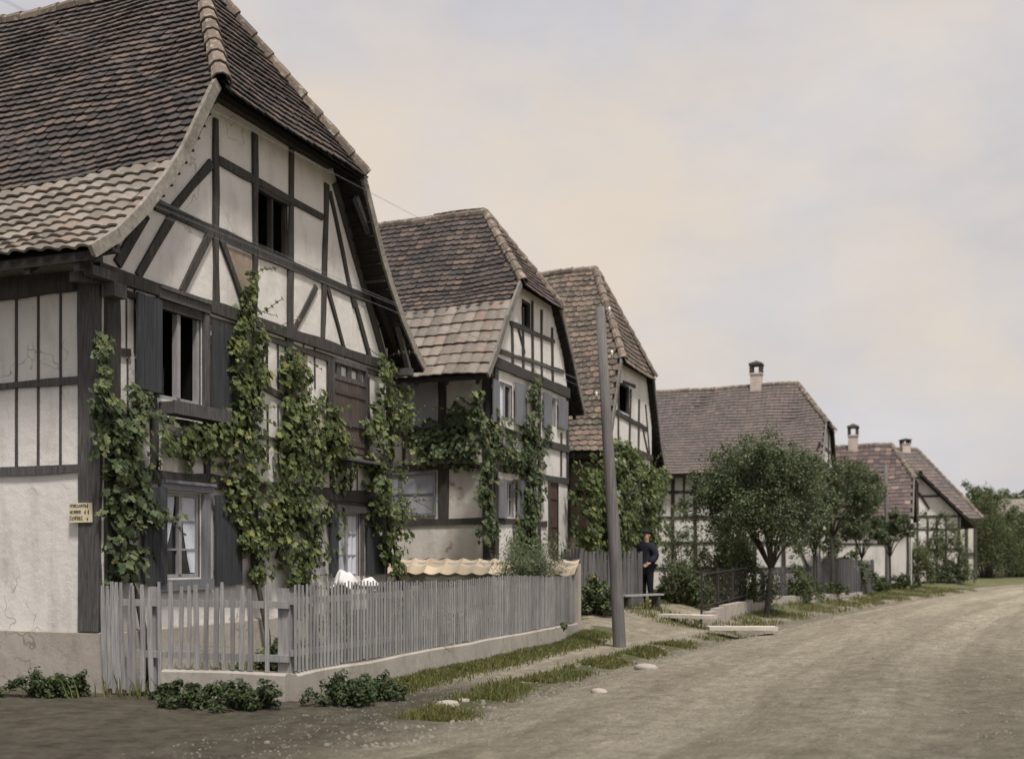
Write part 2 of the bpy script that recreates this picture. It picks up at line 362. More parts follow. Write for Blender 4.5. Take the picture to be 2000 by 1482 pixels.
def lay(mb,pos,D,rng,w,h,kind,d0=0,d1=None,jit=1.0,mi=0):
    i=0; d=d0; d1=D if d1 is None else d1
    while d<d1-.02:
        a0,a1=rng(d+h*.3); a=a0+w*.5-(.5*w if i%2 and kind!='pan' else 0)
        while a<a1+w*.2:
            if a>a0+w*.22:
                p,ea,eb,en=pos(d,a)
                j=Vector((U(-1,1)*.006,U(-1,1)*.006,0))*jit
                r=U(-.03,.03)*jit; ea2=(ea+eb*r).normalized(); eb2=(eb-ea*r+en*U(-.02,.02)*jit).normalized()
                tile(mb,p+j+en*(.018+wob(a,d,.010)),ea2,eb2,en,w,h,kind,mi)
            a+=w
        d+=h; i+=1
def ridge_tiles(mb,p0,p1,r=.10,ln=.36,base=.0):
    p0,p1=Vector(p0),Vector(p1); n=max(1,int((p1-p0).length/ln)); dirv=(p1-p0).normalized()
    side=dirv.cross(Vector((0,0,1))).normalized(); up=side.cross(dirv).normalized()
    for i in range(n):
        a=p0+(p1-p0)*(i/n); b=p0+(p1-p0)*((i+1.12)/n); vs=[]
        k=7
        for q,(c,rr) in enumerate(((a,r*1.22),(b,r*.95))):
            c=c+up*(U(-.008,.008)+base)
            for j in range(k):
                t=math.pi*(-.12+1.24*j/(k-1)); vs.append(c+side*(math.cos(t)*rr)+up*(math.sin(t)*rr-.02))
        vs+= [v-(v-a-up*0).normalized()*.02 for v in vs[:k]]
        mb.add(vs,[(j,j+1,j+1+k,j+k) for j in range(k-1)]+[(j,j+2*k,j+2*k+1,j+1) for j in range(k-1)])
    return
def roof(root,W,prof,go,L,hipz,apex,spec,hipspec,mats,ridge_r=.10,hip=True,verge='verge',right_tiles=True):
    """prof: (t,z) from eave tip to ridge. returns helper functions. spec: list of (dfrac0,dfrac1,w,h,kind,mat)"""
    seg=[0]
    for a,b in zip(prof,prof[1:]): seg.append(seg[-1]+math.hypot(b[0]-a[0],b[1]-a[1]))
    D=seg[-1]; zr=prof[-1][1]; tc=prof[-1][0]
    def pt(d):
        d=max(0,min(D,d))
        for i in range(len(seg)-1):
            if d<=seg[i+1]+1e-9:
                f=(d-seg[i])/(seg[i+1]-seg[i]); a,b=prof[i],prof[i+1]
                return a[0]+(b[0]-a[0])*f,a[1]+(b[1]-a[1])*f
    def smin(d):
        z=pt(d)[1]
        return -go if (z<=hipz or not hip) else -go+(apex+go)*(z-hipz)/(zr-hipz)
    def pos(d,s):
        t,z=pt(d); t2,z2=pt(min(D,d+.06)); t1,z1=pt(max(0,d-.06))
        eb=Vector((t2-t1,0,z2-z1)).normalized(); ea=Vector((0,-1,0)); en=Vector((-eb.z,0,eb.x))
        return Vector((t,s,z)),ea,eb,en
    rf=None
    # deck: both slopes, top and under faces
    dk=MB(); ds=[D*i/16 for i in range(17)]
    for side in (0,1):
        for zo,flip in ((0,0),(-.07,1)):
            vs=[]
            for d in ds:
                p,ea,eb,en=pos(d,0)
                for s in (smin(d),(smin(d)+L)/2,L):
                    q=Vector((p.x,s,p.z))+en*zo
                    if side: q.x=2*tc-q.x
                    vs.append(q)
            fs=[(i*3+j,i*3+j+1,i*3+j+4,i*3+j+3) for i in range(16) for j in range(2)]
            if flip^side: fs=[f[::-1] for f in fs]
            dk.add(vs,fs)
    for side in (0,1):   # eave edge boards
        x=prof[0][0]; z=prof[0][1]; x=2*tc-x if side else x
        dk.box(x-.012,x+.012,-go,L,z-.10,z+.005)
    for k in range(int((L+go)/.7)):      # rafters under the eaves and verge
        s=-go+.25+k*.7
        for side in (0,1):
            for a,b in zip(prof[:3],prof[1:4]):
                if a[1]>prof[0][1]+1.6: break
                p0=Vector((a[0],s,a[1]-.08)); p1=Vector((b[0],s,b[1]-.08))
                if side: p0.x=2*tc-p0.x; p1.x=2*tc-p1.x
                dk.par(p0-Vector((0,.04,.12)),p1-p0,(0,.08,0),(0,0,.12))
    # laths seen from below along the verge
    i=0; d=.15
    while d<D:
        for side in (0,1):
            p,ea,eb,en=pos(d,0); p=p-en*.085
            if pt(d)[1]<hipz or not hip:
                if side:p.x=2*tc-p.x
                dk.box(p.x-.02,p.x+.02,-go+.01,.05,p.z-.02,p.z+.005)
        d+=.22
    # hip plane
    zs=[q[1] for q in prof]
    def th(z):
        for a,b in zip(prof,prof[1:]):
            if a[1]<=z<=b[1]+1e-9: return a[0]+(b[0]-a[0])*(z-a[1])/(b[1]-a[1])
        return tc
    if hip:
        tl=th(hipz); tr_=2*tc-tl
        ap=Vector((tc,apex,zr)); b0=Vector((tl,-go,hipz)); b1=Vector((tr_,-go,hipz))
        eh=Vector((0,apex+go,zr-hipz)); Dh=eh.length; ebh=eh.normalized(); enh=Vector((0,-ebh.z,ebh.y))
        drop=.12; ext=ebh*drop
        for zo in (0,-.06):
            fs=(0,1,2,3) if zo else (3,2,1,0)
            dk.add([b0-ext+enh*zo,b1-ext+enh*zo,ap+enh*zo,ap+enh*zo+Vector((.001,0,0))],[fs])
        def hpos(d,a):
            return Vector((a,-go,hipz))+ebh*(d-drop),Vector((1,0,0)),ebh,enh
        def hr(d):
            f=max(0,(d-drop)/Dh); f2=(d-drop)/Dh
            return (tl+(tc-tl)*f2+.02,tr_-(tr_-tc)*f2-.02)
        hb=MB(); lay(hb,hpos,Dh+drop,hr,*hipspec[:3],d0=.04)
    def sg(mb):
        mb.v=[(x,y,z-.055*math.sin(math.pi*max(0,min(1,(y+go)/(L+go))))*min(1,max(0,(z-prof[0][1])/2))+.016*math.sin(x*1.9+y*1.3)+.012*math.sin(y*3.3+x*.7)) for x,y,z in mb.v]
    sg(dk)
    rfo=dk.build('roof',M['deck'],root)
    for (f0,f1,w,h,kind,mname) in spec:
        tb=MB(); lay(tb,pos,D,lambda d:(smin(d),L),w,h,kind,d0=D*f0+.03,d1=D*f1)
        if right_tiles:
            tb2=MB(); lay(tb2,pos,D,lambda d:(smin(d)+w*.1,min(L,2.5)),w,h,'flat',d0=D*f0+.03,d1=D*f1,jit=.3)
            tb2.v=[(2*tc-v[0],v[1],v[2]) for v in tb2.v]; tb2.f=[f[::-1] for f in tb2.f]
            sg(tb2); tb2.build('far_tile_courses',M[mname],rfo)
        sg(tb); tb.build('tile_courses',M[mname],rfo)
    if hip: sg(hb); hb.build('hip_tile_courses',M[hipspec[3]],rfo)
    rb=MB(); ridge_tiles(rb,(tc,(apex if hip else -go),zr),(tc,L,zr-.02),ridge_r)
    if hip:
        for b in (b0,b1):
            ridge_tiles(rb,b-Vector(((tc-b.x)*.02,.06,.0)),ap,ridge_r)
    sg(rb); rb.build('ridge_tiles',M['ridge'],rfo)
    # verge edges (mortared rim / board) following the profile
    zt=hipz if hip else zr
    for side in (0,1):
        vb=MB()
        pr=[p for p in prof if p[1]<zt]+[(th(zt),zt)]
        for a,b in zip(pr,pr[1:]):
            p0=Vector((a[0],-go-.03,a[1]-.075)); p1=Vector((b[0],-go-.03,b[1]-.075)); e=(p1-p0).normalized(); nn_=Vector((-e.z,0,e.x))
            vec=nn_*.14
            if side:
                p0.x=2*tc-p0.x; p1.x=2*tc-p1.x; vec=Vector((-vec.x,0,vec.z))
            vb.par(p0,p1-p0,(0,.055,0),vec)
        sg(vb); vb.build('verge_board',M[verge],rfo)
    return rfo,th,pt,smin

def gable_wall(mb,W,prof,holes,z0,ztop,y=0,wide=None):
    """wall panel x 0..W below the roof profile with rectangular holes"""
    zs=sorted(set([z0,ztop]+[h[2] for h in holes]+[h[3] for h in holes]+[p[1]-.09 for p in prof if z0<p[1]-.09<ztop]))
    pr=[(t,z-.09) for t,z in prof]
    def left(z):
        for a,b in zip(pr,pr[1:]):
            if a[1]<=z<=b[1]+1e-9: return max(0,a[0]+(b[0]-a[0])*(z-a[1])/(b[1]-a[1]))
        return 0 if z<pr[0][1] else pr[-1][0]
    tc=prof[-1][0]
    for a,b in zip(zs,zs[1:]):
        if b-a<1e-6: continue
        zm=(a+b)/2; hs=sorted([h for h in holes if h[2]<=zm<=h[3]])
        la,lb=left(a),left(b); ra,rb=min(W,2*tc-la),min(W,2*tc-lb)
        cur=(la,lb)
        for h in hs:
            mb.add([(cur[0],y,a),(h[0],y,a),(h[0],y,b),(cur[1],y,b)],[(0,1,2,3)]); cur=(h[1],h[1])
        mb.add([(cur[0],y,a),(ra,y,a),(rb,y,b),(cur[1],y,b)],[(0,1,2,3)])
cnt=[0]
def timb(mb,p0,p1,w,axis='g',proud=.03,wob_=.019,mi=0):
    """hand-hewn timber in the gable plane (x,z) or side plane (y,z)"""
    cnt[0]+=1; pr=proud+(cnt[0]%7)*.0021
    w*=.9; a=Vector((p0[0],p0[1])); b=Vector((p1[0],p1[1])); L=(b-a).length; n=max(2,int(L/.45)); d=(b-a).normalized(); nrm=Vector((-d.y,d.x))
    vs=[]
    for i in range(n+1):
        c=a.lerp(b,i/n); o=nrm*U(-wob_,wob_)*.6; w2=w*.5+U(-wob_,wob_)*.6
        for (sg,dp) in ((1,-pr),(-1,-pr),(-1,.04),(1,.04)):
            q=c+o+nrm*(w2*sg); 
            vs.append((q.x,dp,q.y) if axis=='g' else (dp,q.x,q.y))
    fs=[]
    for i in range(n):
        for k in range(4): fs.append((i*4+k,i*4+(k+1)%4,(i+1)*4+(k+1)%4,(i+1)*4+k))
    fs+=[(0,3,2,1),(n*4,n*4+1,n*4+2,n*4+3)]
    if axis=='g': fs=[f[::-1] for f in fs]
    mb.add(vs,fs,mi)

# ------------------------------------------------------------------ windows and shutters (gable plane unless axis 's')
def loc(axis,x,y,z): return (x,y,z) if axis=='g' else (y,x,z)
def bx(mb,axis,x0,x1,y0,y1,z0,z1,mi=0):
    if axis=='g': mb.box(x0,x1,y0,y1,z0,z1,mi)
    else: mb.box(y0,y1,x0,x1,z0,z1,mi)
def window(root,x0,x1,z0,z1,axis='g',cols=2,bars=0,frame='frame',pane='glass',curtain=None,fw=.045,casing=.07,open_=False,label=None):
    f=MB(); d0=.02; d1=.09
    for a,b in ((x0,x0+fw),(x1-fw,x1)): bx(f,axis,a,b,d0,d1,z0,z1)
    for a,b in ((z0,z0+fw),(z1-fw,z1)): bx(f,axis,x0+fw,x1-fw,d0+.002,d1,a,b)
    for c in range(1,cols):
        xc=x0+(x1-x0)*c/cols; bx(f,axis,xc-fw*.6,xc+fw*.6,d0-.01,d1,z0+fw,z1-fw)
    for k in range(1,bars+1):
        zc=z0+(z1-z0)*k/(bars+1)
        for c in range(cols):
            a=x0+(x1-x0)*c/cols+fw*.6; b=x0+(x1-x0)*(c+1)/cols-fw*.6
            bx(f,axis,a,b,d0+.02,d1-.02,zc-.013,zc+.013)
    w=f.build('window',M[frame],root)
    if label: w['label']=label
    p=MB()
    if open_: # open casement: dark room behind
        p=MB(); p.add([loc(axis,*q) for q in [(x0,.6,z0-.1),(x1,.6,z0-.1),(x1,.6,z1+.1),(x0,.6,z1+.1)]],[(0,1,2,3)])
        for a,b in (((x0-.02,.09),(x0-.02,.6)),((x1+.02,.6),(x1+.02,.09))):
            p.add([loc(axis,a[0],a[1],z0-.1),loc(axis,b[0],b[1],z0-.1),loc(axis,b[0],b[1],z1+.1),loc(axis,a[0],a[1],z1+.1)],[(0,1,2,3)])
        for z in (z0-.02,z1+.02): p.add([loc(axis,*q) for q in [(x0,.09,z),(x1,.09,z),(x1,.6,z),(x0,.6,z)]],[(0,1,2,3)])
        p.build('opening',M['void'],w)
    else:
        for c in range(cols):
            p=MB(); a=x0+(x1-x0)*c/cols+fw*.5; b=x0+(x1-x0)*(c+1)/cols-fw*.5
            bx(p,axis,a,b,.062,.066,z0+fw*.5,z1-fw*.5); p.build('pane',M[pane],w)
    if curtain:
        for (a,b,za,zb,gath) in curtain:
            q=MB(); n=26; m=10; vs=[]
            for j in range(m+1):
                v=j/m; z=zb+(za-zb)*v
                for i in range(n+1):
                    u_=i/n; aa=a; bb=b
                    if gath>0: aa=a+(b-a)*gath*v**1.6
                    if gath<0: bb=b-(b-a)*(-gath)*v**1.6
                    vs.append(loc(axis,aa+(bb-aa)*u_,.050+.008*math.sin(u_*30+v),z))
            q.add(vs,[(j*(n+1)+i,j*(n+1)+i+1,(j+1)*(n+1)+i+1,(j+1)*(n+1)+i) for j in range(m) for i in range(n)]); q.build('curtain',M['lace'],w,True)
    return w
def shutter(root,x0,x1,z0,z1,m='shutter',axis='g',swing=0.0,y=-.05,battens=False,label=None):
    f=MB(); n=max(3,int((x1-x0)/.11)); g=(x1-x0)/n
    for i in range(n): bx(f,axis,x0+g*i+.003,x0+g*(i+1)-.003,y-.03+U(-.003,.003),y,z0+U(0,.01),z1-U(0,.01))
    for zz in (z0+.14*(z1-z0),z1-.16*(z1-z0)): bx(f,axis,x0+.02,x1-.02,y-.045 if battens else y,y-.0305 if battens else y+.03,zz-.035,zz+.035)
    o=f.build('shutter',M[m],root)
    if label:o['label']=label
    if swing:
        piv=Vector(loc(axis,x1 if swing>0 else x0,y,0)); o.matrix_local=Matrix.Translation(piv)@Matrix.Rotation(swing,4,'Z')@Matrix.Translation(-piv)
    return o
def chimney(root,x,y,z,w,h,cap=True):
    m=MB(); m.box(x-w/2,x+w/2,y-w/2,y+w/2,z-.6,z+h*.45)
    m.box(x-w*.58,x+w*.58,y-w*.58,y+w*.58,z+h*.45,z+h*.52)
    c=m.build('chimney',M['brickc'],root); m=MB(); k=w/.62
    for a in (-1,1):
        for b in (-1,1): m.box(x+a*w*.42-.06,x+a*w*.42+.06,y+b*w*.42-.06,y+b*w*.42+.06,z+h*.52,z+h*.86)
    m.box(x-.035,x+.035,y-w*.42-.05,y-w*.42+.05,z+h*.52,z+h*.86)
    m.box(x-w*.62,x+w*.62,y-w*.62,y+w*.62,z+h*.86,z+h*.95)
    m.add([(x-w*.6,y-w*.6,z+h*.95),(x+w*.6,y-w*.6,z+h*.95),(x+w*.6,y+w*.6,z+h*.95),(x-w*.6,y+w*.6,z+h*.95),(x,y,z+h*1.1)],[(0,1,4),(1,2,4),(2,3,4),(3,0,4)])
    m.build('open_cap',M['timber'],c)
    return c

def vine(c,strokes,name,label,mm='vine',s=.12,dens=1.0,off=.18,group=None,plane='g',dz=0,shoots=14,base=None):
    """strokes: lists of (px,py,halfwidth_px); leaves gathered on real stems standing off the wall plane"""
    f=gw if plane=='g' else sw
    z0=0; p0=strokes[0][0]; q=f(c,p0[0],p0[1],off)
    o0=Vector((c[0]+uu[0]*q[0],c[1]+uu[1]*q[0],gz(c[0]+uu[0]*q[0],c[1]+uu[1]*q[0]))) if plane=='g' else Vector((c[0]-nn[0]*q[0],c[1]-nn[1]*q[0],gz(c[0],c[1])))
    t=thing(name,o0,label,'climbing plant',ANG,group)
    lf=MB(); st=MB()
    def P(px,py,o):
        a,z=f(c,px,py,o)
        if plane=='g': return Vector((a-q[0],-o,z-o0.z))
        return Vector((-o,a-q[0],z-o0.z))
    outn=Vector((0,-1,0)) if plane=='g' else Vector((-1,0,0))
    for sk in strokes:
        pts=[P(a,b,.06) for a,b,h in sk]
        if len(pts)>1:
            for rep in range(2):
                pp=[]
                for i,p in enumerate(pts):
                    pp.append(p+Vector((U(-.08,.08),U(-.05,.02),0)) if plane=='g' else p+Vector((U(-.05,.02),U(-.08,.08),0)))
                    if i<len(pts)-1: pp.append(p.lerp(pts[i+1],.5)+Vector((U(-.07,.07),U(-.07,0),U(-.05,.05))))
                st.tube(pp,[.028-.018*i/len(pp) for i in range(len(pp))],6)
        # clusters
        for (a,b,h),(a2,b2,h2) in zip(sk,sk[1:]):
            L=math.hypot(a2-a,b2-b); area=L*(h+h2)
            k=F/ ( (P(a,b,0)-P(a+10,b,0)).length and 1 or 1)
            ppm=10/max(1e-3,(Vector((0,0,f(c,a,b,0)[1]))-Vector((0,0,f(c,a,b+10,0)[1]))).length)   # pixels per metre
            nclu=int(area/(ppm*ppm)*34*dens)+3
            for _ in range(nclu):
                tt=R(); hx=(h+(h2-h)*tt)*1.02; g=max(-1.25,min(1.25,random.gauss(0,.55)))
                dx,dy=(b2-b)/L,-(a2-a)/L
                x=a+(a2-a)*tt+dx*g*hx; y=b+(b2-b)*tt+dy*g*hx+U(-4,4)
                e=max(0,1-abs(g)); cc=P(x,y,off*(.35+.9*e)*U(.6,1.3))
                rr=U(.10,.19)*min(1,.55+hx/ppm*1.2)
                for _k in range(int(15*U(.7,1.3))):
                    dv=Vector((random.gauss(0,1),random.gauss(0,1),random.gauss(0,1))).normalized()
                    p=cc+Vector((dv.x*rr,dv.y*rr*.7,dv.z*rr)) if plane=='g' else cc+Vector((dv.x*rr*.7,dv.y*rr,dv.z*rr))
                    if (p.y if plane=='g' else p.x)>-.03: continue
                    add_leaf(lf,p,outn*U(.4,1.2)+dv*.5+Vector((0,0,U(-.1,.9))),s*U(.55,1.2),LOBE,.25)
    # stray shoots
    for _ in range(shoots):
        sk=random.choice(strokes); a,b,h=random.choice(sk); p=P(a+U(-1,1)*h,b+U(-10,10),off)
        d=(outn*U(.1,.8)+Vector((U(-1,1),U(-1,1),U(-.5,.7)))).normalized(); pl=[p]
        for k in range(5):
            d=(d+Vector((U(-.3,.3),U(-.3,.3),U(-.25,.1)))).normalized(); p=p+d*.09
            if (p.y if plane=='g' else p.x)>-.02: break
            pl.append(p); add_leaf(lf,p,outn+Vector((U(-.5,.5),0,U(0,.8))),s*U(.5,.95),LOBE,.2)
        if len(pl)>1: st.tube(pl,.005,4)
    if base is not None:
        b=P(*base[0],.05); st.tube([Vector((b.x,b.y-.30,-.05)),Vector((b.x+.04,b.y-.24,.5)),b+Vector((.05,-.10,-.3)),b],[.05,.042,.035,.028],8)
    st.build('stem',M['vinewood'],t,True); lf.build('foliage',M[mm],t)
    return t

# ================================================================== HOUSE 1
C1=(-4.68,12.6)
def g1(px,py,o=0): return gw(C1,px,py,o)
def house1():
    root=thing('timbered_house',(C1[0],C1[1],0),'largest half-timbered house, nearest the camera, its roof running out of the frame','house',ANG)
    W=6.9; L=9.5
    prof=[(-.60,4.87),(-.19,5.16),(.24,5.57),(.65,6.04),(.98,6.48),(1.55,7.45),(3.42,10.14)]
    roof(root,W,prof,.42,L,7.53,1.27,[(0,.30,.235,.20,'pan','tile_pale'),(.30,1,.175,.138,'beaver','tile_dark')],(.175,.14,'beaver','tile_dark'),None,ridge_r=.115,verge='verge')
    # openings
    def rect(x0,y0,x1,y1):
        a=g1(x0,(y0+y1)/2)[0]; b=g1(x1,(y0+y1)/2)[0]; xm=(x0+x1)/2
        return [a,b,g1(xm,y1)[1],g1(xm,y0)[1]]
    wu=rect(307,598,392,785); wl=rect(315,962,390,1128); wr=rect(655,1002,702,1125); wb=rect(648,712,709,885); wa=rect(503,376,562,506)
    wall=MB(); gable_wall(wall,W,prof,[wu,wl,wr,wa],.66,7.9,0)
    wall.build('gable_wall',M['plaster'],root)
    sd=MB(); sd.add([(0,L,.66),(0,0,.66),(0,0,5.15),(0,L,5.15)],[(0,1,2,3)])
    sd.add([(W,0,.3),(W,L,.3),(W,L,5.15),(W,0,5.15)],[(0,1,2,3)]); sd.add([(W,L,.3),(0,L,.3),(0,L,5.1),(W,L,5.1)],[(0,1,2,3)])
    sd.build('side_wall',M['plaster'],root)
    # plinth, rough and slightly battered
    p=MB(); n=10
    p.add([(-.10,L,-.3),(-.10,-.26,-.3),(-.05,-.13,.66),(-.05,L,.66),(0,-.0,.68),(0,L,.68)],[(0,1,2,3),(3,2,4,5)])
    p.add([(-.10,-.26,-.3),(W+.05,-.12,-.3),(W+.05,-.06,.66),(-.05,-.13,.66),(W,0,.68),(0,0,.68)],[(0,1,2,3),(3,2,4,5)])
    p.build('plinth',M['plinth'],root)
    T=MB()
    zt=4.80; 
    timb(T,(-.12,zt),(W+.02,zt),.17,proud=.06); timb(T,(.1,zt-.17),(W-.05,zt-.17),.10,proud=.03)
    timb(T,g1(300,400),g1(712,583),.15); timb(T,g1(425,313),g1(628,426),.13)
    timb(T,g1(418,232),g1(420,592),.105); timb(T,g1(496,262),g1(495,620),.11); timb(T,g1(567,292),g1(565,652),.14); timb(T,g1(637,360),g1(628,672),.11)
    for a,b,w in (((405,325),(340,405),.13),((332,425),(272,528),.13),((278,430),(232,505),.13),((408,457),(357,560),.11),((430,472),(478,606),.10),((612,567),(570,650),.10),((645,385),(688,590),.09),((640,572),(672,688),.09),((690,588),(722,702),.10),((655,370),(748,700),.15)):
        p,q=Vector(g1(*a)),Vector(g1(*b)); e=(q-p).normalized()*.09; timb(T,p-e,q+e,w)
    timb(T,(1.98,7.66),(W-2.04,7.66),.26,proud=.11)  # dark plate added below the hip eave to stand in for its shadow
    timb(T,g1(497,494),g1(567,519),.12); timb(T,g1(497,362),g1(567,398),.10)
    # storey below
    timb(T,(.12,.7),(.12,4.7),.24,proud=.05)
    timb(T,g1(208,688),g1(252,690),.08); timb(T,g1(470,730),g1(575,790),.10)
    timb(T,g1(297,770),g1(300,930),.13); timb(T,g1(400,600),g1(402,935),.12); timb(T,g1(562,655),g1(560,930),.20); timb(T,g1(760,735),g1(757,1100),.2)
    zf=2.52; timb(T,(.1,zf),(W,zf),.2,proud=.05); timb(T,(.1,3.22),(W,3.22),.07)
    timb(T,g1(300,585),g1(300,765),.08)
    timb(T,g1(640,700),g1(640,880),.09); timb(T,g1(715,735),g1(716,880),.09); timb(T,g1(645,892),g1(650,1000),.10); timb(T,g1(725,900),g1(727,1000),.09)
    timb(T,g1(645,703),g1(712,730),.08); timb(T,g1(640,982),g1(745,985),.12)
    for x in (213,229,246,262): timb(T,g1(x,548),g1(x,690),.022,proud=.012,wob_=.002); timb(T,g1(x+2,700),g1(x+3,905),.022,proud=.012,wob_=.002)
    for x in (520,541,592,613): timb(T,g1(x,660),g1(x+1,760),.022,proud=.014,wob_=.002); timb(T,g1(x+1,790),g1(x+2,905),.022,proud=.014,wob_=.002)
    for x in (672,684,697): timb(T,g1(x,915),g1(x,978),.03,proud=.012,wob_=.002)
    for x in (748,754): timb(T,g1(x,1000),g1(x,1120),.03,proud=.012,wob_=.002)
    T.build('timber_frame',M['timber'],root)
    # attic daub panel
    d=MB(); q=[g1(434,478),g1(491,500),g1(491,600),g1(478,600)]; d.add([(a,-.006,b) for a,b in q],[(0,3,2,1)]); d.build('bare_daub_panel',M['plaster_tan'],root); d=MB(); q=[g1(570,680),g1(600,690),g1(600,860),g1(570,860)]; d.add([(a,-.006,b) for a,b in q],[(0,3,2,1)])
    d.build('bare_daub_panel',M['plaster_tan'],root)
    # side wall timbers (faces the camera): corner post, rails, thin battens
    S=MB()
    timb(S,(.17,.68),(.17,4.75),.34,axis='s',proud=.045,wob_=.015)
    def s1(px,py): return sw(C1,px,py)
    for z,w in ((3.57,.10),(2.56,.12),(4.72,.26)): timb(S,(.34,z),(L,z),w,axis='s',proud=.025 if w<.2 else .10)
    y=.62
    while y<L:
        timb(S,(y,2.6),(y,4.6),.035,axis='s',proud=.012,wob_=.003); y+=.335
    S.par((-.42,-.02,4.60),(.47,0,.05),(0,.12,0),(0,0,.11))
    S.box(-.40,.02,-.20,-.09,4.66,4.77); S.box(-.05,.16,-.20,-.02,4.50,4.66)
    S.build('corner_timbers',M['timber_side'],root)
    # windows
    window(root,wu[0],wu[1],wu[2],wu[3],fw=.05,open_=True,label='open two-leaf casement with pale frame')
    cs=MB(); a,b,z0,z1=wu
    cs.box(a-.03,b+.12,-.07,-.01,z1+.01,z1+.12); cs.box(a-.03,b+.12,-.10,-.01,z1+.12,z1+.17); cs.box(b+.015,b+.12,-.055,-.01,z0,z1); cs.box(a-.06,a-.01,-.045,-.01,z0,z1); cs.build('window_casing',M['timber_side'],root)
    sl=MB(); sl.box(a,b+.30,-.26,-.02,z0-.20,z0-.17); sl.box(a,b+.30,-.26,-.235,z0-.17,z0-.04); sl.box(a,a+.03,-.235,-.02,z0-.17,z0-.05); sl.box(b+.27,b+.30,-.235,-.02,z0-.17,z0-.05); sl.build('flower_box',M['timber_side'],root)
    cs=MB(); cs.par((a+.03,.02,z0+.05),(.02,.3,0),(.03,0,0),(0,0,z1-z0-.1)); cs.build('casement_leaf',M['frame'],root)
    def rr(x0,y0,x1,y1): return rect(x0,y0,x1,y1)
    r=rr(250,580,304,765); shutter(root,r[0],r[1],r[2],r[3],swing=.10,y=-.07,label='upper left shutter of the open window')
    r=rr(405,640,452,815); shutter(root,r[0],r[1],r[2]+.03,r[3],y=-.06)
    a,b,z0,z1=wl
    window(root,a,b,z0,z1,bars=2,curtain=[(a+.04,a+.30,z0+.30,z1-.05,-.65),(a+.43,b-.04,z0+.06,z1-.05,.72)],fw=.045,label='lower window with white curtains drawn aside')
    cs=MB(); cs.box(a-.06,b+.2,-.09,-.01,z1+.02,z1+.10); cs.box(a-.06,b+.2,-.12,-.01,z1+.10,z1+.14); cs.box(b+.02,b+.16,-.055,-.01,z0-.05,z1); cs.box(a-.1,b+.2,-.08,-.01,z0-.16,z0-.02); cs.build('window_casing',M['shutter_light'],root)
    r=rr(268,950,313,1140); shutter(root,r[0],r[1],r[2],r[3],y=-.08)
    r=rr(410,968,462,1142); shutter(root,r[0],r[1],r[2],r[3],y=-.07)
    a,b,z0,z1=wr
    window(root,a,b,z0,z1,cols=2,bars=2,curtain=[(a+.03,b-.03,z0+.03,z1-.03,0)],fw=.04,label='narrow window filled by a lace curtain')
    cs=MB(); cs.box(a-.08,b+.1,-.08,-.01,z1+.01,z1+.12); cs.box(a-.08,a-.01,-.06,-.01,z0,z1); cs.box(b+.01,b+.06,-.06,-.01,z0,z1); cs.build('window_casing',M['timber_side'],root)
    r=rr(636,998,650,1125); shutter(root,r[0],r[1],r[2],r[3],y=-.08)
    r=rr(708,992,741,1122); shutter(root,r[0],r[1],r[2],r[3],y=-.08)
    # boarded upper window
    a,b,z0,z1=wb; sh=shutter(root,a,b,z0,z1-.30,m='shutter_brown',y=-.02,battens=True,label='boarded-up upper window in brown planks')
    cs=MB(); cs.box(a-.06,a-.001,-.06,-.01,z0,z1); cs.box(b+.001,b+.06,-.06,-.01,z0,z1); cs.box(a-.001,b+.001,-.062,-.01,z1-.30,z1-.22); cs.box(a,b,-.065,-.01,z1-.04,z1+.04)
    for k in range(3): cs.box(a+(b-a)*(k+.5)/3-.07,a+(b-a)*(k+.5)/3+.06,-.04,-.01,z1-.21,z1-.05)
    cs.box(a-.04,b+.05,-.075,-.05,z0+(z1-z0)*.30,z0+(z1-z0)*.36); cs.build('window_casing',M['timber_side'],root)
    sh=MB(); sh.box(a-.02,b+.55,-.34,-.02,z0-.16,z0-.12); sh.box(a+.1,a+.16,-.3,-.02,z0-.30,z0-.165); sh.box(b+.3,b+.36,-.3,-.02,z0-.3,z0-.165); sh.box(b+.02,b+.42,-.26,-.05,z0-.12,z0+.05); sh.build('wall_shelf',M['timber_side'],root)
    # attic opening with two leaves ajar
    a,b,z0,z1=wa; window(root,a,b,z0,z1,cols=2,fw=.035,frame='timber',open_=True,label='dark attic opening under the gable')
    # struts under the right verge
    for a in (((6.15,-.36,6.2),(.95,0,-1.55)),((5.2,-.36,7.15),(1.0,0,-1.0))):
        q=MB(); q.par(a[0],a[1],(0,.08,0),(.05,0,.07)); q.build('verge_strut',M['timber_side'],root)
    for a in ((6.05,6.4,6.05,6.15),(-.3,-.18,4.92,5.02),(6.95,7.1,4.66,4.78)):
        q=MB(); q.box(a[0],a[1],-.40,0,a[2],a[3]); q.build('purlin_end',M['timber_side'],root)
    return root
house1()
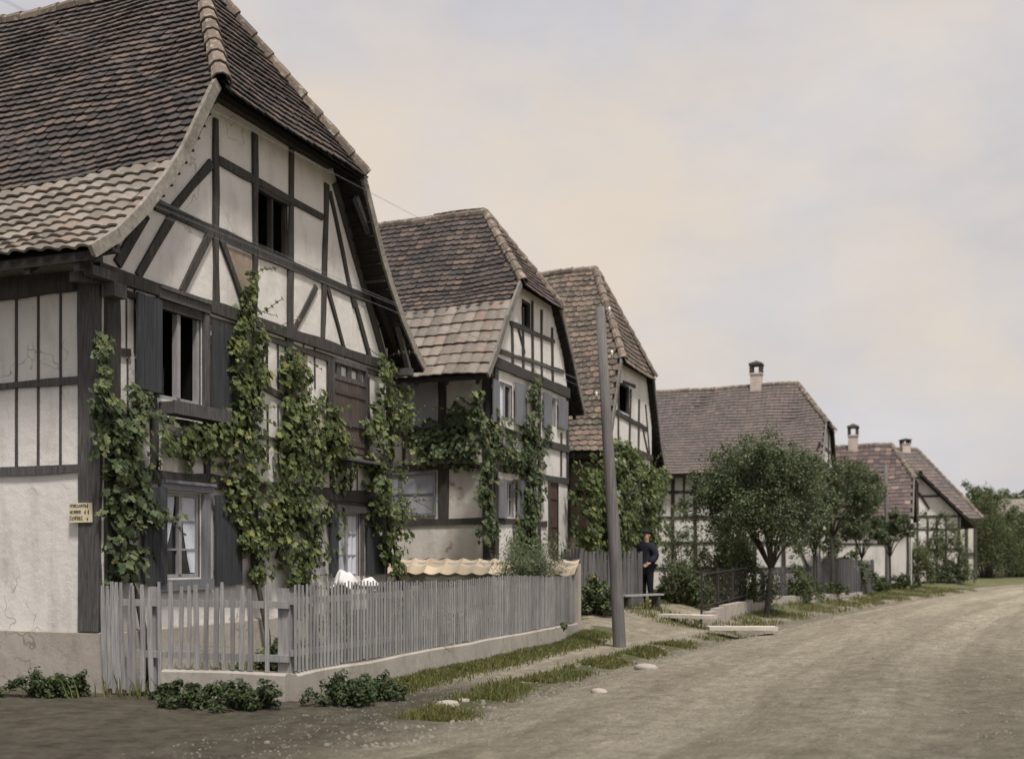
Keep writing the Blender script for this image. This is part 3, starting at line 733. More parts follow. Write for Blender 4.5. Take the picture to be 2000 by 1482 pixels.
# sign on the corner post of house 1
def sign():
    o=Vector((C1[0]-uu[0]*.06,C1[1]-uu[1]*.06,0))
    q0=sw(C1,143,982); q1=sw(C1,188,1020)
    root=thing('wall_sign',(C1[0]-uu[0]*.058,C1[1]-uu[1]*.058,q1[1]),'small yellowed direction sign with three dark lines, nailed to the corner post at left','sign',ANG)
    s0=q1[0]; s1_=q0[0]; h=q0[1]-q1[1]; w=s1_-s0
    m=MB(); m.box(-.014,0,s0,s1_,0,h-.005); m.build('plate',M['sign'],root)
    ys=[(.75,.16,.72),(.44,.16,.55),(.12,.2,.60)]
    for (zz,hh,ww) in ys:
        t=MB()
        y=s1_-.02
        while y>s1_-w*ww:
            lw=w*.055; z0=h*zz; H=h*hh; k=random.randint(0,4)
            t.box(-.017,-.0145,y-lw*.35,y,z0,z0+H)
            if k in(0,1,3): t.box(-.0168,-.0145,y-lw*.95,y-lw*.36,z0+H*.4,z0+H*.62)
            if k in(0,2,4): t.box(-.0168,-.0145,y-lw*.95,y-lw*.36,z0+H*.8,z0+H)
            if k in(1,2): t.box(-.0168,-.0145,y-lw*.95,y-lw*.36,z0,z0+H*.2)
            if k in(0,3,4): t.box(-.017,-.0145,y-lw*1.2,y-lw*.96,z0,z0+H)
            y-=lw*1.5
        t.build('lettering',M['ink'],root)
    for (yy,z0,H) in ((s0+w*.16,h*.72,h*.22),(s0+w*.26,h*.40,h*.22),(s0+w*.12,h*.40,h*.22),(s0+w*.16,h*.10,h*.14)):
        t=MB()
        t.box(-.017,-.0145,yy,yy+w*.03,z0,z0+H); t.box(-.0168,-.0145,yy+w*.031,yy+w*.07,z0+H*.35,z0+H*.55); t.build('numeral',M['ink'],root)
sign()
vine(C1,[[(262,1135,28),(240,1060,42),(255,990,40),(235,900,45),(232,840,50),(205,780,18),(200,700,14),(205,665,10)],[(262,990,20),(300,1012,14),(328,1016,7)],[(255,860,28),(280,800,18),(268,765,10)]],'climbing_vine','leafy vine climbing the corner of the nearest house beside the small yellow sign','vine_dark',.105,1.15,shoots=12,base=((250,1120),))
vine(C1,[[(500,1135,26),(492,1040,40),(495,960,48),(480,880,55),(480,800,40),(478,730,34),(470,660,26),(492,610,12),(495,545,8)],[(460,850,40),(400,850,30),(360,860,34),(345,890,26)],[(500,800,28),(505,700,16),(520,650,7)]],'climbing_vine','tall vine reaching up into the gable between the open window and the middle post','vine',.105,1.2,shoots=22,base=((490,1110),))
vine(C1,[[(590,1140,40),(600,1050,50),(600,950,64),(600,860,62),(585,780,40),(580,725,26),(572,690,10)],[(650,930,36),(690,900,20),(640,820,24),(660,800,12)],[(560,980,40),(545,1090,34)]],'climbing_vine','broad vine mass filling the wall between the lower curtained windows','vine',.105,1.25,shoots=26,base=((585,1120),))
vine(C1,[[(775,1125,22),(765,1050,30),(750,960,32),(765,880,42),(760,810,36),(765,755,24),(752,700,8)],[(770,1010,18),(800,980,9)],[(785,830,20),(800,790,10)]],'climbing_vine','vine on the far corner of the nearest house beside the boarded upper window','vine',.10,1.25,off=.3,shoots=16,base=((770,1110),))

# ================================================================== HOUSE 2
C2=(-.399,23.2)
def g2(px,py,o=0): return gw(C2,px,py,o)
def s2(px,py,o=0): return sw(C2,px,py,o)
def house2():
    root=thing('timbered_house',(C2[0],C2[1],0),'second half-timbered house, with pale tile courses below dark ones and vines on both walls','house',ANG)
    W=4.9; L=8
    prof=[(-.72,5.28),(-.25,5.82),(.35,6.62),(1.12,7.50),(2.45,9.66)]
    roof(root,W,prof,.20,L,7.55,1.2,[(0,.40,.26,.33,'pan','tile_pale'),(.40,1,.19,.16,'beaver','tile_dark')],(.19,.16,'beaver','tile_mid'),None,ridge_r=.10,verge='barge')
    def rect(x0,y0,x1,y1):
        xm=(x0+x1)/2; return [g2(x0,0)[0],g2(x1,0)[0],g2(xm,y1)[1],g2(xm,y0)[1]]
    wu=rect(972,748,1000,822); w2=rect(1073,776,1085,832); wl=rect(985,938,1003,1010); dr=rect(1074,942,1091,1092); at_=rect(1019,588,1036,640)
    wall=MB(); gable_wall(wall,W,prof,[wu,w2,wl,dr,at_],-.2,7.72)
    wall.build('gable_wall',M['plaster'],root)
    sw0=s2(862,937)[0]; sw1=s2(783,937)[0]; zz0=s2(820,1016)[1]; zz1=s2(820,938)[1]
    sd=MB(); sd.add([(0,L,-.2),(0,0,-.2),(0,0,5.75),(0,L,5.75)],[(0,1,2,3)]); sd.add([(W,0,-.2),(W,L,-.2),(W,L,5.7),(W,0,5.7)],[(0,1,2,3)]); sd.add([(W,L,-.2),(0,L,-.2),(0,L,5.7),(W,L,5.7)],[(0,1,2,3)])
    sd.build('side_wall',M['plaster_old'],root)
    T=MB()
    timb(T,(-.05,5.64),(W,5.64),.26,proud=.06); timb(T,g2(973,686),g2(1100,726),.10); timb(T,g2(995,630),g2(1082,668),.12)
    for x,y0,y1,w in ((999,632,716,.09),(1020,600,728,.09),(1038,588,735,.10),(1056,605,742,.09),(1077,640,750,.08)): timb(T,g2(x,y0),g2(x+1,y1),w)
    timb(T,g2(1011,640),g2(1024,690),.07)
    timb(T,(.1,-.1),(.1,5.6),.22,proud=.05); timb(T,(W-.06,3.4),(W-.06,5.5),.12)
    timb(T,(.1,4.22),(W,4.22),.2,proud=.05); timb(T,(.1,3.42),(W,3.42),.14); 
    timb(T,g2(1052,745),g2(1052,1080),.14); timb(T,g2(1095,845),g2(1095,930),.06,proud=.02); timb(T,g2(1071,935),g2(1072,1085),.10); timb(T,g2(965,740),g2(966,1060),.10); timb(T,(.1,2.3),(3.3,2.3),.14)
    timb(T,g2(1071,932),g2(1110,936),.10)
    T.build('timber_frame',M['timber'],root)
    S=MB()
    for z,w in ((5.55,.22),(4.23,.16),(3.45,.14),(2.28,.16)): timb(S,(.2,z),(L,z),w,axis='s',proud=.035)
    for y,z0,z1,w in ((.12,-.1,5.5,.24),(1.18,4.25,5.5,.20),(1.15,2.3,3.4,.26),(3.2,4.2,5.5,.2),(3.3,2.3,3.4,.2),(1.6,3.5,4.2,.08),(2.1,3.5,4.2,.08),(2.6,3.5,4.2,.08)): timb(S,(y,z0),(y,z1),w,axis='s',proud=.03)
    S.build('side_timbers',M['timber'],root)
    P=MB(); P.box(-.02,-.004,1.32,2.9,4.32,5.42); P.build('grey_boarded_panel',M['greyboard'],root)
    window(root,1.32,3.0,2.42,3.36,axis='s',cols=2,bars=1,pane='greyboard',frame='shutter_light',fw=.05,label='wide side window closed by pale grey boards')
    # lift that window in front of the wall
    o=[c for c in root.children if c.name.startswith('window')][-1]; o.location=(-.075,0,0)
    window(root,*wu,frame='frame',fw=.05,curtain=[(wu[0]+.04,wu[0]+.5,wu[2]+.04,wu[3]-.04,0)]); window(root,*w2,frame='frame',open_=True,cols=1); window(root,*wl,fw=.05,cols=2,bars=1); window(root,*at_,cols=1,frame='timber',open_=True)
    for a in ((957,742,969,826),(1001,750,1023,832),(1057,768,1072,838),(1086,780,1103,838),(968,935,983,1012),(1005,938,1027,1014)):
        r=rect(*a); shutter(root,*r,m='shutter_light',y=-.06)
    d=MB(); d.box(dr[0],dr[1],.03,.07,dr[2],dr[3]); 
    for k in range(3): d.box(dr[0]+.05,dr[1]-.05,.015,.029,dr[2]+.1+k*.68,dr[2]+.62+k*.68)
    D=d.build('door',M['door'],root); h=MB(); h.tube([(dr[0]+.08,.03,dr[2]+1.0),(dr[0]+.08,-.03,dr[2]+1.0),(dr[0]+.18,-.03,dr[2]+1.0)],.012,6); h.build('handle',M['iron'],D)
    st=MB(); 
    for k in range(5): st.box(dr[0]-.3+k*.0,dr[1]+.5,-.3-.28*(5-k),-.01-.0*k,-.2,dr[2]-.02-.26*(4-k)-.02)
    st.build('door_steps',M['stone'],root)
    rl=MB(); 
    for k in range(9): rl.tube([(dr[0]-.5+k*.2,-1.2,dr[2]-.6),(dr[0]-.5+k*.2,-1.2,dr[2]+.20)],.012,5)
    rl.tube([(dr[0]-.55,-1.2,dr[2]+.1),(dr[0]+1.2,-1.2,dr[2]+.1)],.014,5); rl.build('step_railing',M['iron'],root)
house2()
vine(C2,[[(1040,1080,22),(1042,1000,26),(1040,930,26),(1045,860,30),(1040,790,16),(1045,740,10)],[(1025,900,30),(990,880,30),(950,850,34),(935,800,20),(935,770,12)],[(1000,1065,32),(1045,1060,22)],[(955,880,22),(950,940,16),(955,1000,22),(955,1055,14)]],'climbing_vine','vine hanging over the street gable of the second house, parted round its small lower window','vine_dark',.12,1.25,shoots=22,base=((950,1060),))
vine(C2,[[(935,880,30),(880,870,32),(830,860,24),(805,860,14)],[(880,890,20),(830,900,12)],[(915,800,22),(905,850,30)]],'climbing_vine','vine band along the side wall of the second house above its grey side window','vine_dark',.12,1.2,plane='s',shoots=14)

# ================================================================== HOUSE 3
C3=(2.76,31.2)
def g3(px,py,o=0): return gw(C3,px,py,o)
def house3():
    zb=.35
    root=thing('timbered_house',(C3[0],C3[1],zb),'third half-timbered house, tall mossy roof behind the telegraph pole, wall hidden by vine','house',ANG)
    W=4.8; L=7
    Z=lambda z:z-zb
    prof=[(-.95,Z(4.45)),(-.4,Z(5.15)),(.55,Z(7.1)),(2.4,Z(10.4))]
    roof(root,W,prof,.20,L,Z(7.2),1.15,[(0,1,.23,.20,'beaver','tile_moss')],(.2,.19,'beaver','tile_moss'),None,ridge_r=.11,verge='barge')
    def rect(x0,y0,x1,y1):
        xm=(x0+x1)/2; return [g3(x0,0)[0],g3(x1,0)[0],Z(g3(xm,y1)[1]),Z(g3(xm,y0)[1])]
    wa=rect(1208,750,1229,806)
    wall=MB(); gable_wall(wall,W,prof,[wa],-.4,Z(7.45)); wall.build('gable_wall',M['plaster'],root)
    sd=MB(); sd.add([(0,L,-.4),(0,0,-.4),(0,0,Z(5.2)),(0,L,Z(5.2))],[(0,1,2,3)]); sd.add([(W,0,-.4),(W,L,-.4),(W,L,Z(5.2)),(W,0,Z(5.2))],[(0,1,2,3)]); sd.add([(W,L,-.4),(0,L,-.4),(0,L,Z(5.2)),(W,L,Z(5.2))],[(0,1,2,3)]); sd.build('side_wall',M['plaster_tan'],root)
    T=MB(); g=lambda a,b:(g3(a,b)[0],Z(g3(a,b)[1]))
    timb(T,(0,Z(4.72)),(W,Z(4.72)),.2,proud=.05); timb(T,g(1190,798),g(1262,838),.16)
    for a,b,w in (((1206,738),(1207,875),.10),((1231,760),(1228,880),.12),((1247,780),(1246,885),.10),((1260,790),(1268,888),.10),((1216,745),(1240,755),.1),((1255,840),(1266,890),.07)): timb(T,g(*a),g(*b),w)
    timb(T,(.1,-.3),(.1,Z(4.7)),.25,proud=.05); timb(T,(W-.1,0),(W-.1,Z(4.7)),.2); timb(T,(0,2.2),(W,2.2),.15)
    T.build('timber_frame',M['timber'],root)
    S=MB()
    for y,w in ((.15,.3),(1.3,.3),(2.6,.2),(4,.2)): timb(S,(y,-.3),(y,Z(5)),w,axis='s',proud=.04)
    for z in (1.9,3.9): timb(S,(.1,z),(L,z),.16,axis='s',proud=.03)
    S.build('side_timbers',M['timber_side'],root)
    window(root,*wa,cols=1,frame='timber',open_=True)
    m=MB(); m.box(-.035,-.01,1.55,2.4,-.2,2.2); m.build('side_door',M['door'],root)
house3()
vine(C3,[[(1215,1110,55),(1215,1040,70),(1218,980,80),(1220,930,74),(1225,900,56),(1240,880,26)],[(1275,1070,18),(1278,960,24),(1282,915,20)],[(1160,1070,30),(1162,970,30),(1178,920,22)]],'climbing_vine','largest rounded vine, covering the whole street wall of the third house behind the pole','vine',.15,1.35,off=.75,shoots=50,base=((1220,1090),))

# ================================================================== HOUSE 4
C4=(.279*41.5,41.5)
def house4():
    zb=.1
    root=thing('timbered_house',(C4[0],C4[1],zb),'fourth house, with long plain purple-brown roof and white chimney, behind the round tree','house',ANG)
    W=5.4; L=14; Z=lambda z:z-zb
    prof=[(-.5,Z(4.75)),(.5,Z(5.85)),(1.25,Z(6.75)),(2.6,Z(8.5))]
    rf=roof(root,W,prof,.15,L,Z(6.65),1.1,[(0,1,.18,.165,'flat','tile_far')],(.18,.165,'flat','tile_far'),None,ridge_r=.10,verge='barge')[0]
    chimney(rf,2.6,2.75,Z(8.5),.44,.92)
    wall=MB(); gable_wall(wall,W,prof,[],-.4,Z(6.72)); wall.build('gable_wall',M['plaster'],root)
    wins=[(2.6,3.3,1.1,2.2),(6.8,7.6,.3,2.3)]
    sd=MB(); sd.add([(0,L,-.4),(0,0,-.4),(0,0,Z(5.2)),(0,L,Z(5.2))],[(0,1,2,3)]); sd.add([(W,0,-.4),(W,L,-.4),(W,L,Z(5.2)),(W,0,Z(5.2))],[(0,1,2,3)]); sd.add([(W,L,-.4),(0,L,-.4),(0,L,Z(5.2)),(W,L,Z(5.2))],[(0,1,2,3)]); sd.build('side_wall',M['plaster'],root)
    S=MB()
    for z,w in ((Z(4.7),.16),(3.95,.12),(2.95,.14),(1.95,.12),(.95,.14)): timb(S,(0,z),(L,z),w,axis='s',proud=.03)
    for y in (.15,1.3,2.4,3.5,4.7,5.6,6.6,7.8,9.0,10.2,11.4,12.6): timb(S,(y,0),(y,Z(4.7)),.15,axis='s',proud=.03)
    for y in (.7,1.9,4.1,5.15,8.4): timb(S,(y,2.95),(y,Z(4.7)),.08,axis='s',proud=.02)
    timb(S,(.4,1.0),(1.2,2.9),.1,axis='s')
    S.build('side_timbers',M['timber'],root)
    T=MB(); timb(T,(0,Z(4.75)),(W,Z(4.75)),.2); timb(T,(.1,0),(.1,Z(4.7)),.2); timb(T,(0,Z(5.8)),(W,Z(5.8)),.12); timb(T,(1.6,Z(4.75)),(1.6,Z(6.6)),.12); timb(T,(3.4,Z(4.75)),(3.4,Z(6.6)),.12); T.build('timber_frame',M['timber'],root)
    for w in wins:
        o=window(root,*w,axis='s',cols=2 if w[2]>1 else 1,pane='glass' if w[2]>1 else 'void',frame='shutter_light'); o.location=(-.10,0,0)
    a=MB(); a.par((-1.0,6.2,2.45),(1.0,0,.4),(0,2.6,0),(0,0,.05)); a.build('door_canopy',M['tile_far'],root)
house4()

# ================================================================== HOUSE 5
C5=(18.25,50.5)
def house5():
    root=thing('timbered_house',(C5[0],C5[1],0),'fifth house, low red-brown roof with small chimney and white wall, behind the thin pole','house',ANG)
    W=5.6; L=9
    prof=[(-.4,3.35),(.4,4.15),(1.35,5.15),(2.8,6.95)]
    rf=roof(root,W,prof,.15,L,5.15,.9,[(0,1,.26,.26,'flat','tile_mid')],(.26,.26,'flat','tile_mid'),None,ridge_r=.12,verge='barge')[0]
    chimney(rf,2.8,2.7,6.95,.44,1.0)
    wall=MB(); gable_wall(wall,W,prof,[],-.3,5.28); wall.build('gable_wall',M['plaster'],root)
    sd=MB(); sd.add([(0,L,-.4),(0,0,-.4),(0,0,3.75),(0,L,3.75)],[(0,1,2,3)]); sd.add([(W,0,-.4),(W,L,-.4),(W,L,3.75),(W,0,3.75)],[(0,1,2,3)]); sd.add([(W,L,-.4),(0,L,-.4),(0,L,3.7),(W,L,3.7)],[(0,1,2,3)]); sd.build('side_wall',M['plaster'],root)
    S=MB(); timb(S,(0,3.3),(L,3.3),.16,axis='s'); timb(S,(1.3,2.1),(1.3,3.3),.25,axis='s'); timb(S,(.08,0),(.08,3.3),.14,axis='s'); timb(S,(3.6,.2),(3.6,3.3),.15,axis='s'); timb(S,(1.0,2.1),(L,2.1),.1,axis='s'); S.build('side_timbers',M['timber'],root)
    T=MB(); timb(T,(0,3.5),(W,3.5),.2); timb(T,(.1,0),(.1,3.5),.2); T.build('timber_frame',M['timber'],root)
house5()

# ================================================================== HOUSE 6 (gabled wing facing the street bend, hipped main roof behind)
def house6():
    X0,Y0=19.75,60.0
    root=thing('timbered_house',(X0,Y0,0),'farthest half-timbered house at the bend, white gable below a roof sweeping down right','house',0)
    W=4.7
    wall=MB(); wall.add([(0,0,-.2),(W,0,-.2),(W,0,3.75),(W/2,0,6.0),(0,0,3.75)],[(0,1,2,3,4)]); wall.add([(W,0,-.2),(W,5,-.2),(W,5,3.75),(W,0,3.75)],[(0,1,2,3)])
    wall.build('gable_wall',M['plaster'],root)
    b=MB(); b.add([(-3,4.5,-.2),(6.5,4.5,-.2),(6.5,4.5,3.9),(-3,4.5,3.9)],[(0,1,2,3)]); b.add([(6.5,4.5,-.2),(6.5,10,-.2),(6.5,10,3.9),(6.5,4.5,3.9)],[(0,1,2,3)])
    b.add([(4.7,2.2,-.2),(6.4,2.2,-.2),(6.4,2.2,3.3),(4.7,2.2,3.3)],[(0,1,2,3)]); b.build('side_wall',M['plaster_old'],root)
    T=MB()
    def bm(a,c,w):
        timb(T,a,c,w,proud=.04)
    for z in (.9,1.9,3.0,3.7,4.8): bm((0 if z<3.8 else 1.1,z),(W if z<3.8 else W-1.1,z),.12)
    for x in (.1,1.2,2.35,2.9,3.4,3.9,4.6): bm((x,0),(x,3.7),.11)
    bm((2.4,5.0),(3.0,4.1),.12); bm((3.6,3.7),(3.2,2.6),.1); bm((2.35,3.7),(2.35,5.8),.12)
    T.build('timber_frame',M['timber'],root)
    P=MB()
    for x in (4.8,5.3,5.85,6.35): P.box(x,x+.14,2.1,2.2,-.2,3.3)
    P.box(4.7,6.5,2.08,2.18,1.6,1.75); P.build('porch_posts',M['timber'],root)
    # roofs
    dk=MB(); tl=MB(); ov=.45
    def plane(p0,ea,eb,La,Lb,clip=None,w=.27,h=.27):
        ea=Vector(ea).normalized(); eb=Vector(eb).normalized(); en=ea.cross(eb)
        def pos(d,a): return Vector(p0)+ea*a+eb*d,ea,eb,en
        lay(tl,pos,Lb,(lambda d:clip(d)) if clip else (lambda d:(0,La)),w,h,'flat')
    # wing: right and left slopes
    za=6.05; 
    for sg in (1,-1):
        p_e=Vector((W/2+sg*3.0,-ov,3.15)); p_r=Vector((W/2,-ov,za)); e=p_r-p_e
        dk.add([p_e,p_e+Vector((0,5,0)),p_r+Vector((0,5,0)),p_r],[(0,1,2,3)])
        dk.add([q-Vector((0,0,.12)) for q in (p_e,p_e+Vector((0,5,0)),p_r+Vector((0,5,0)),p_r)],[(3,2,1,0)])
        if sg>0: plane(p_e,(0,1,0),e,5,e.length)
        else: plane(p_e+Vector((0,5,0)),(0,-1,0),e,5,e.length)
        dk.par(p_e+Vector((0,-.04,-.16)),e,(0,.06,0),(0,0,.16))
    # main hipped body: ridge left-right
    ye=4.2; zr=8.1; ze=3.75; yr=7.6; xl=1.6; xr=7.7; xh=5.1
    A=Vector((xl,ye,ze)); B=Vector((xr,ye,ze)); Cc=Vector((xh,yr,zr)); Dd=Vector((xl,yr,zr)); B2=Vector((xr,11,ze))
    dk.add([A,B,Cc,Dd],[(0,1,2,3)]); dk.add([B,B2,Cc],[(0,1,2)]); dk.add([B2,Vector((xl,11,ze)),Dd,Cc],[(0,1,2,3)])
    e=Dd-A; Lb=e.length
    plane(A,(1,0,0),e,xr-xl,Lb,clip=lambda d:(0,(xr-xl)-(xr-xh)*d/Lb))
    rfo=dk.build('roof',M['deck'],root); tl.build('tile_courses',M['tile_far'],rfo)
    for aa,bb in ((Dd,Cc),(B,Cc),((W/2,-ov,za),(W/2,5,za))): rb=MB(); ridge_tiles(rb,aa,bb,.12); rb.build('ridge_tiles',M['ridge'],rfo)
    chimney(rfo,4.4,yr,zr,.5,.6)
house6()
# far roof beyond the bend
def farhouse():
    p=at(1880,1085,98); root=thing('far_house',(p.x,p.y,0),'distant low house with a pale pinkish roof just visible above the trees at right','house',-.2)
    m=MB(); m.box(0,9,0,6,0,5.1); m.build('wall',M['plaster'],root)
    r=MB(); r.add([(-.4,-.4,5.0),(9.4,-.4,5.0),(9.4,3,6.7),(-.4,3,6.7),(9.4,6.4,5.0),(-.4,6.4,5.0)],[(0,1,2,3),(3,2,4,5),(0,3,5),(1,4,2)]); r.build('roof',M['tile_pale'],root)
farhouse()

# ================================================================== FENCE OF HOUSE 1
FC=Vector((-2.36,11.7,0)); FE=Vector((1.15,20.5,0)); FH=Vector((-4.58,12.48,0))
def lowwall():
    root=thing('low_wall',(FC.x,FC.y,0),'long low cement wall carrying the grey picket fence of the nearest house','wall',0)
    for (a,b) in ((FH+Vector((.75,-.27,0)),FC),(FC,FE)):
        m=MB(); d=(b-a); L=d.length; d.normalize(); n=Vector((d.y,-d.x,0)); k=int(L/.35); prev=None
        vs=[]
        for i in range(k+1):
            c=a+d*(L*i/k)-FC; h=.30+.005*math.sin(i*.9)+U(-.006,.006); g=gz(a.x+d.x*L*i/k,a.y+d.y*L*i/k)
            for (o,z) in ((.11,-.35),(.10+U(-.006,.006),h-.02),(.075,h),(-.10,h),(-.12,-.35)): vs.append((c.x+n.x*o,c.y+n.y*o,z))
        fs=[(i*5+j,i*5+j+1,(i+1)*5+j+1,(i+1)*5+j) for i in range(k) for j in range(4)]
        fs+=[(0,4,3,2,1),tuple(k*5+j for j in range(5))]
        m.add(vs,fs); m.build('wall_segment',M['wallcap'],root)
lowwall()
def picket(mb,c,d,n,w,z0,z1,lean=0,bend=0,pointed=True,th=.018):
    c=Vector(c); vs=[]; k=4
    for i in range(k+1):
        f=i/k; z=z0+(z1-z0)*f; off=d*(lean*f+bend*math.sin(f*3.14)); ww=w/2*(1 if not(pointed and i==k) else .55)
        for (sx,sy) in ((-1,0),(1,0),(1,1),(-1,1)): vs.append(c+off+d*(ww*sx)+n*(th*sy)+Vector((0,0,z)))
    fs=[(i*4+j,i*4+(j+1)%4,(i+1)*4+(j+1)%4,(i+1)*4+j) for i in range(k) for j in range(4)]+[(3,2,1,0),(k*4,k*4+1,k*4+2,k*4+3)]
    mb.add(vs,fs)
def fence1():
    # street leg
    d=(FE-FC).normalized(); n=Vector((d.y,-d.x,0)); L=(FE-FC).length
    root=thing('picket_fence',(FC.x,FC.y,0),'tight grey picket fence running along the street on the low wall','fence',0)
    m=MB(); s=.03
    while s<L-.05:
        g=.30; top=1.235+.02*math.sin(s*1.3)+U(-.014,.014)-.03*s/L
        picket(m,d*s+n*.045,d,n,.038+U(-.004,.004),g+.01+U(0,.02),top,U(-.007,.007),U(-.003,.003),th=.012); s+=.0735+U(-.003,.003)
    m.build('pickets',M['picket'],root)
    r=MB()
    for z in (.48,1.03): r.par(Vector((0,0,z))+n*.0,d*L,n*.04,(0,0,.07))
    r.build('rail',M['picket'],root)
    for s in (.0,3.0,6.0,9.35):
        q=MB(); q.par(d*s-n*.10+Vector((0,0,-.1)),d*.09,n*.09,(0,0,1.25)); q.build('post',M['picket'],root)
    # corner return leg up to the house
    root=thing('picket_fence',(FC.x,FC.y,0),'gap-toothed leaning picket fence from the house corner to the street corner','fence',0)
    d=(FC-FH); L=d.length; d.normalize(); n=Vector((d.y,-d.x,0))
    if n.y>0: n=-n
    o=FH-FC; m=MB(); s=.02; i=0
    while s<L-.22:
        gap=.062 if s<.35 else (U(.10,.13) if s<L-.55 else .21)
        base=.02 if s<.9 else .31
        low=.10 if s<.25 else 0
        picket(m,o+d*s+n*.045,d,n,.052+U(-.01,.012),base+U(-.02,.04),1.235+U(-.05,.04),(-.05 if s<.3 else U(-.035,.035)),U(-.015,.015)); s+=gap; i+=1
    m.build('pickets',M['picket'],root)
    m=MB(); m.par(o+Vector((0,0,.99)),d*L,n*.04,(0,0,.075)); m.par(o+Vector((0,0,.42)),d*L,n*.04,(0,0,.075)); m.build('rail',M['picket'],root)
    for s in (.55,L-.15):
        q=MB(); q.par(o+d*s-n*.09+Vector((0,0,-.1)),d*.09,n*.085,(0,0,1.3)); q.build('post',M['picket'],root)
fence1()
def tilewall():
    E=FE+Vector((.02,.05,0)); dv=Vector((-nn[0],-nn[1],0)); L=6.2
    root=thing('garden_wall',(E.x,E.y,0),'garden wall capped with sand-coloured tiles between the first two houses','wall',math.atan2(dv.y,dv.x))
    m=MB(); m.box(.02,L,-.1,.1,-.2,1.42); m.build('masonry',M['plaster_old'],root)
    q=MB(); q.box(-.10,.02,-.08,.08,-.2,1.40); q.build('end_post',M['stone'],root)
    t=MB()
    for side in (1,-1):
        e=Vector((0,-side*.36,.27)).normalized(); 
        def pos(d,a,side=side,e=e):
            ea=Vector((1,0,0)) if side>0 else Vector((-1,0,0)); x=a if side>0 else L-a
            return Vector((x-.1,side*.36,1.27))+e*d,ea,e,ea.cross(e)
        lay(t,pos,.45,lambda d:(0,L),.34,.225,'pan')
    t.build('coping_tiles',M['sandtile'],root)
tilewall()
# feathery shrub on the garden wall end
p=at(1030,1105,20.4)
def feather():
    t=thing('feathery_shrub',(p.x,19.75+.6,0),'wispy feathery grey-green shrub spilling over the tiled garden wall','shrub'); m=MB(); st=MB()
    for i in range(150):
        a=U(0,6.28); x0=U(-.15,.15); e=Vector((x0+.75*math.cos(a)*U(.2,1),(-.1+.3*math.sin(a)),U(1.15,1.80)))
        pts=[Vector((x0*.3,0,0)),Vector((x0,0,.9)),e]; 
        if i%3==0: st.tube(pts,[.008,.006,.002],4)
        for k in range(34):
            q=pts[1].lerp(e,U(.2,1.15)); m_=q+Vector((U(-.1,.1),U(-.1,.1),U(-.1,.1)))
            add_leaf(m,m_,(U(-1,1),U(-1,1),U(-.3,1)),U(.05,.11),[(0,0),(.09,.3),(.07,.7),(0,1)])
    m.build('foliage',M['feather'],t); st.build('stem',M['bark'],t)
feather()
# linen on the sill behind the fence
def cloth(px,py,w,d,h,label):
    a,z=g1(px,py,.35); root=MB(); n=16; vs=[]
    for i in range(n+1):
        for j in range(n+1):
            u_=i/n-.5; v=j/n-.5; r=math.sqrt(u_*u_+v*v)
            zz=h*(1.15-.9*(u_+.5))*max(0,1-(2*r)**2.2)*(.8+.25*math.sin(i*.62+px)*math.cos(j*.5))-.30*max(0,r-.38)
            vs.append((u_*w*(1+.1*math.sin(j)),v*d*(1+.1*math.cos(i)),zz))
    root.add(vs,[(i*(n+1)+j,(i+1)*(n+1)+j,(i+1)*(n+1)+j+1,i*(n+1)+j+1) for i in range(n) for j in range(n)])
    o=root.build('linen_cloth',M['linen'],None,True); o.location=(C1[0]+uu[0]*a+nn[0]*.35,C1[1]+uu[1]*a+nn[1]*.35,z); o.rotation_euler=(0,0,ANG+.2)
    tag(o,label,'cloth')
    sol=o.modifiers.new('s','SOLIDIFY'); sol.thickness=.02
cloth(676,1136,.62,.34,.30,'larger white linen heap on the bench under the narrow curtained window'); cloth(722,1140,.45,.3,.16,'smaller greyish linen heap to the right of the white one, under the dark shutter')
def linen_bench():
    a=g1(655,1150,.35)[0]; b=g1(745,1150,.35)[0]; z=g1(690,1142,.35)[1]-.02
    m=MB(); root=thing('garden_bench',(C1[0],C1[1],0),'wooden bench against the house wall carrying the linen, mostly behind the pickets','bench',ANG)
    m.box(a,b,-.55,-.15,z-.04,z); m.build('seat',M['timber_side'],root)
    for x in (a+.08,b-.16):
        q=MB(); q.box(x,x+.08,-.52,-.18,0,z-.041); q.build('leg',M['timber_side'],root)
linen_bench()

# ================================================================== WEEDS AND GRASS
def gp(px,py):   # ground point under a picture position
    Y=EYE*F/(py-HY)
    for _ in range(6):
        X=(px-HX)/F*Y; Y=(EYE-gz(X,Y))*F/(py-HY)
    return Vector(((px-HX)/F*Y,Y,gz((px-HX)/F*Y,Y)))
for px,py,rx,ry,h,lb in ((400,1378,.42,.25,.24,'dark leafy weed clump under the gap-toothed fence'),(488,1386,.30,.22,.30,'darkest weed clump, at the outer corner of the low wall'),(345,1362,.25,.2,.14,'flat weed patch at the foot of the leaning pickets'),(680,1376,.34,.25,.34,'large broad-leaved weed clump against the low wall right of its corner'),(735,1366,.26,.2,.26,'smaller weed clump where the grass strip begins'),(85,1360,.32,.22,.26,'spiky weed clump at the plinth, leftmost in the picture'),(135,1360,.22,.2,.24,'small weed clump at the plinth near the house corner')):
    c=gp(px,py); shrub('weed_clump',c,rx*1.15,ry,h*.85,lb,'weed','weed',int(3200*rx*2),.050,'weeds at the foot of the low wall and plinth')
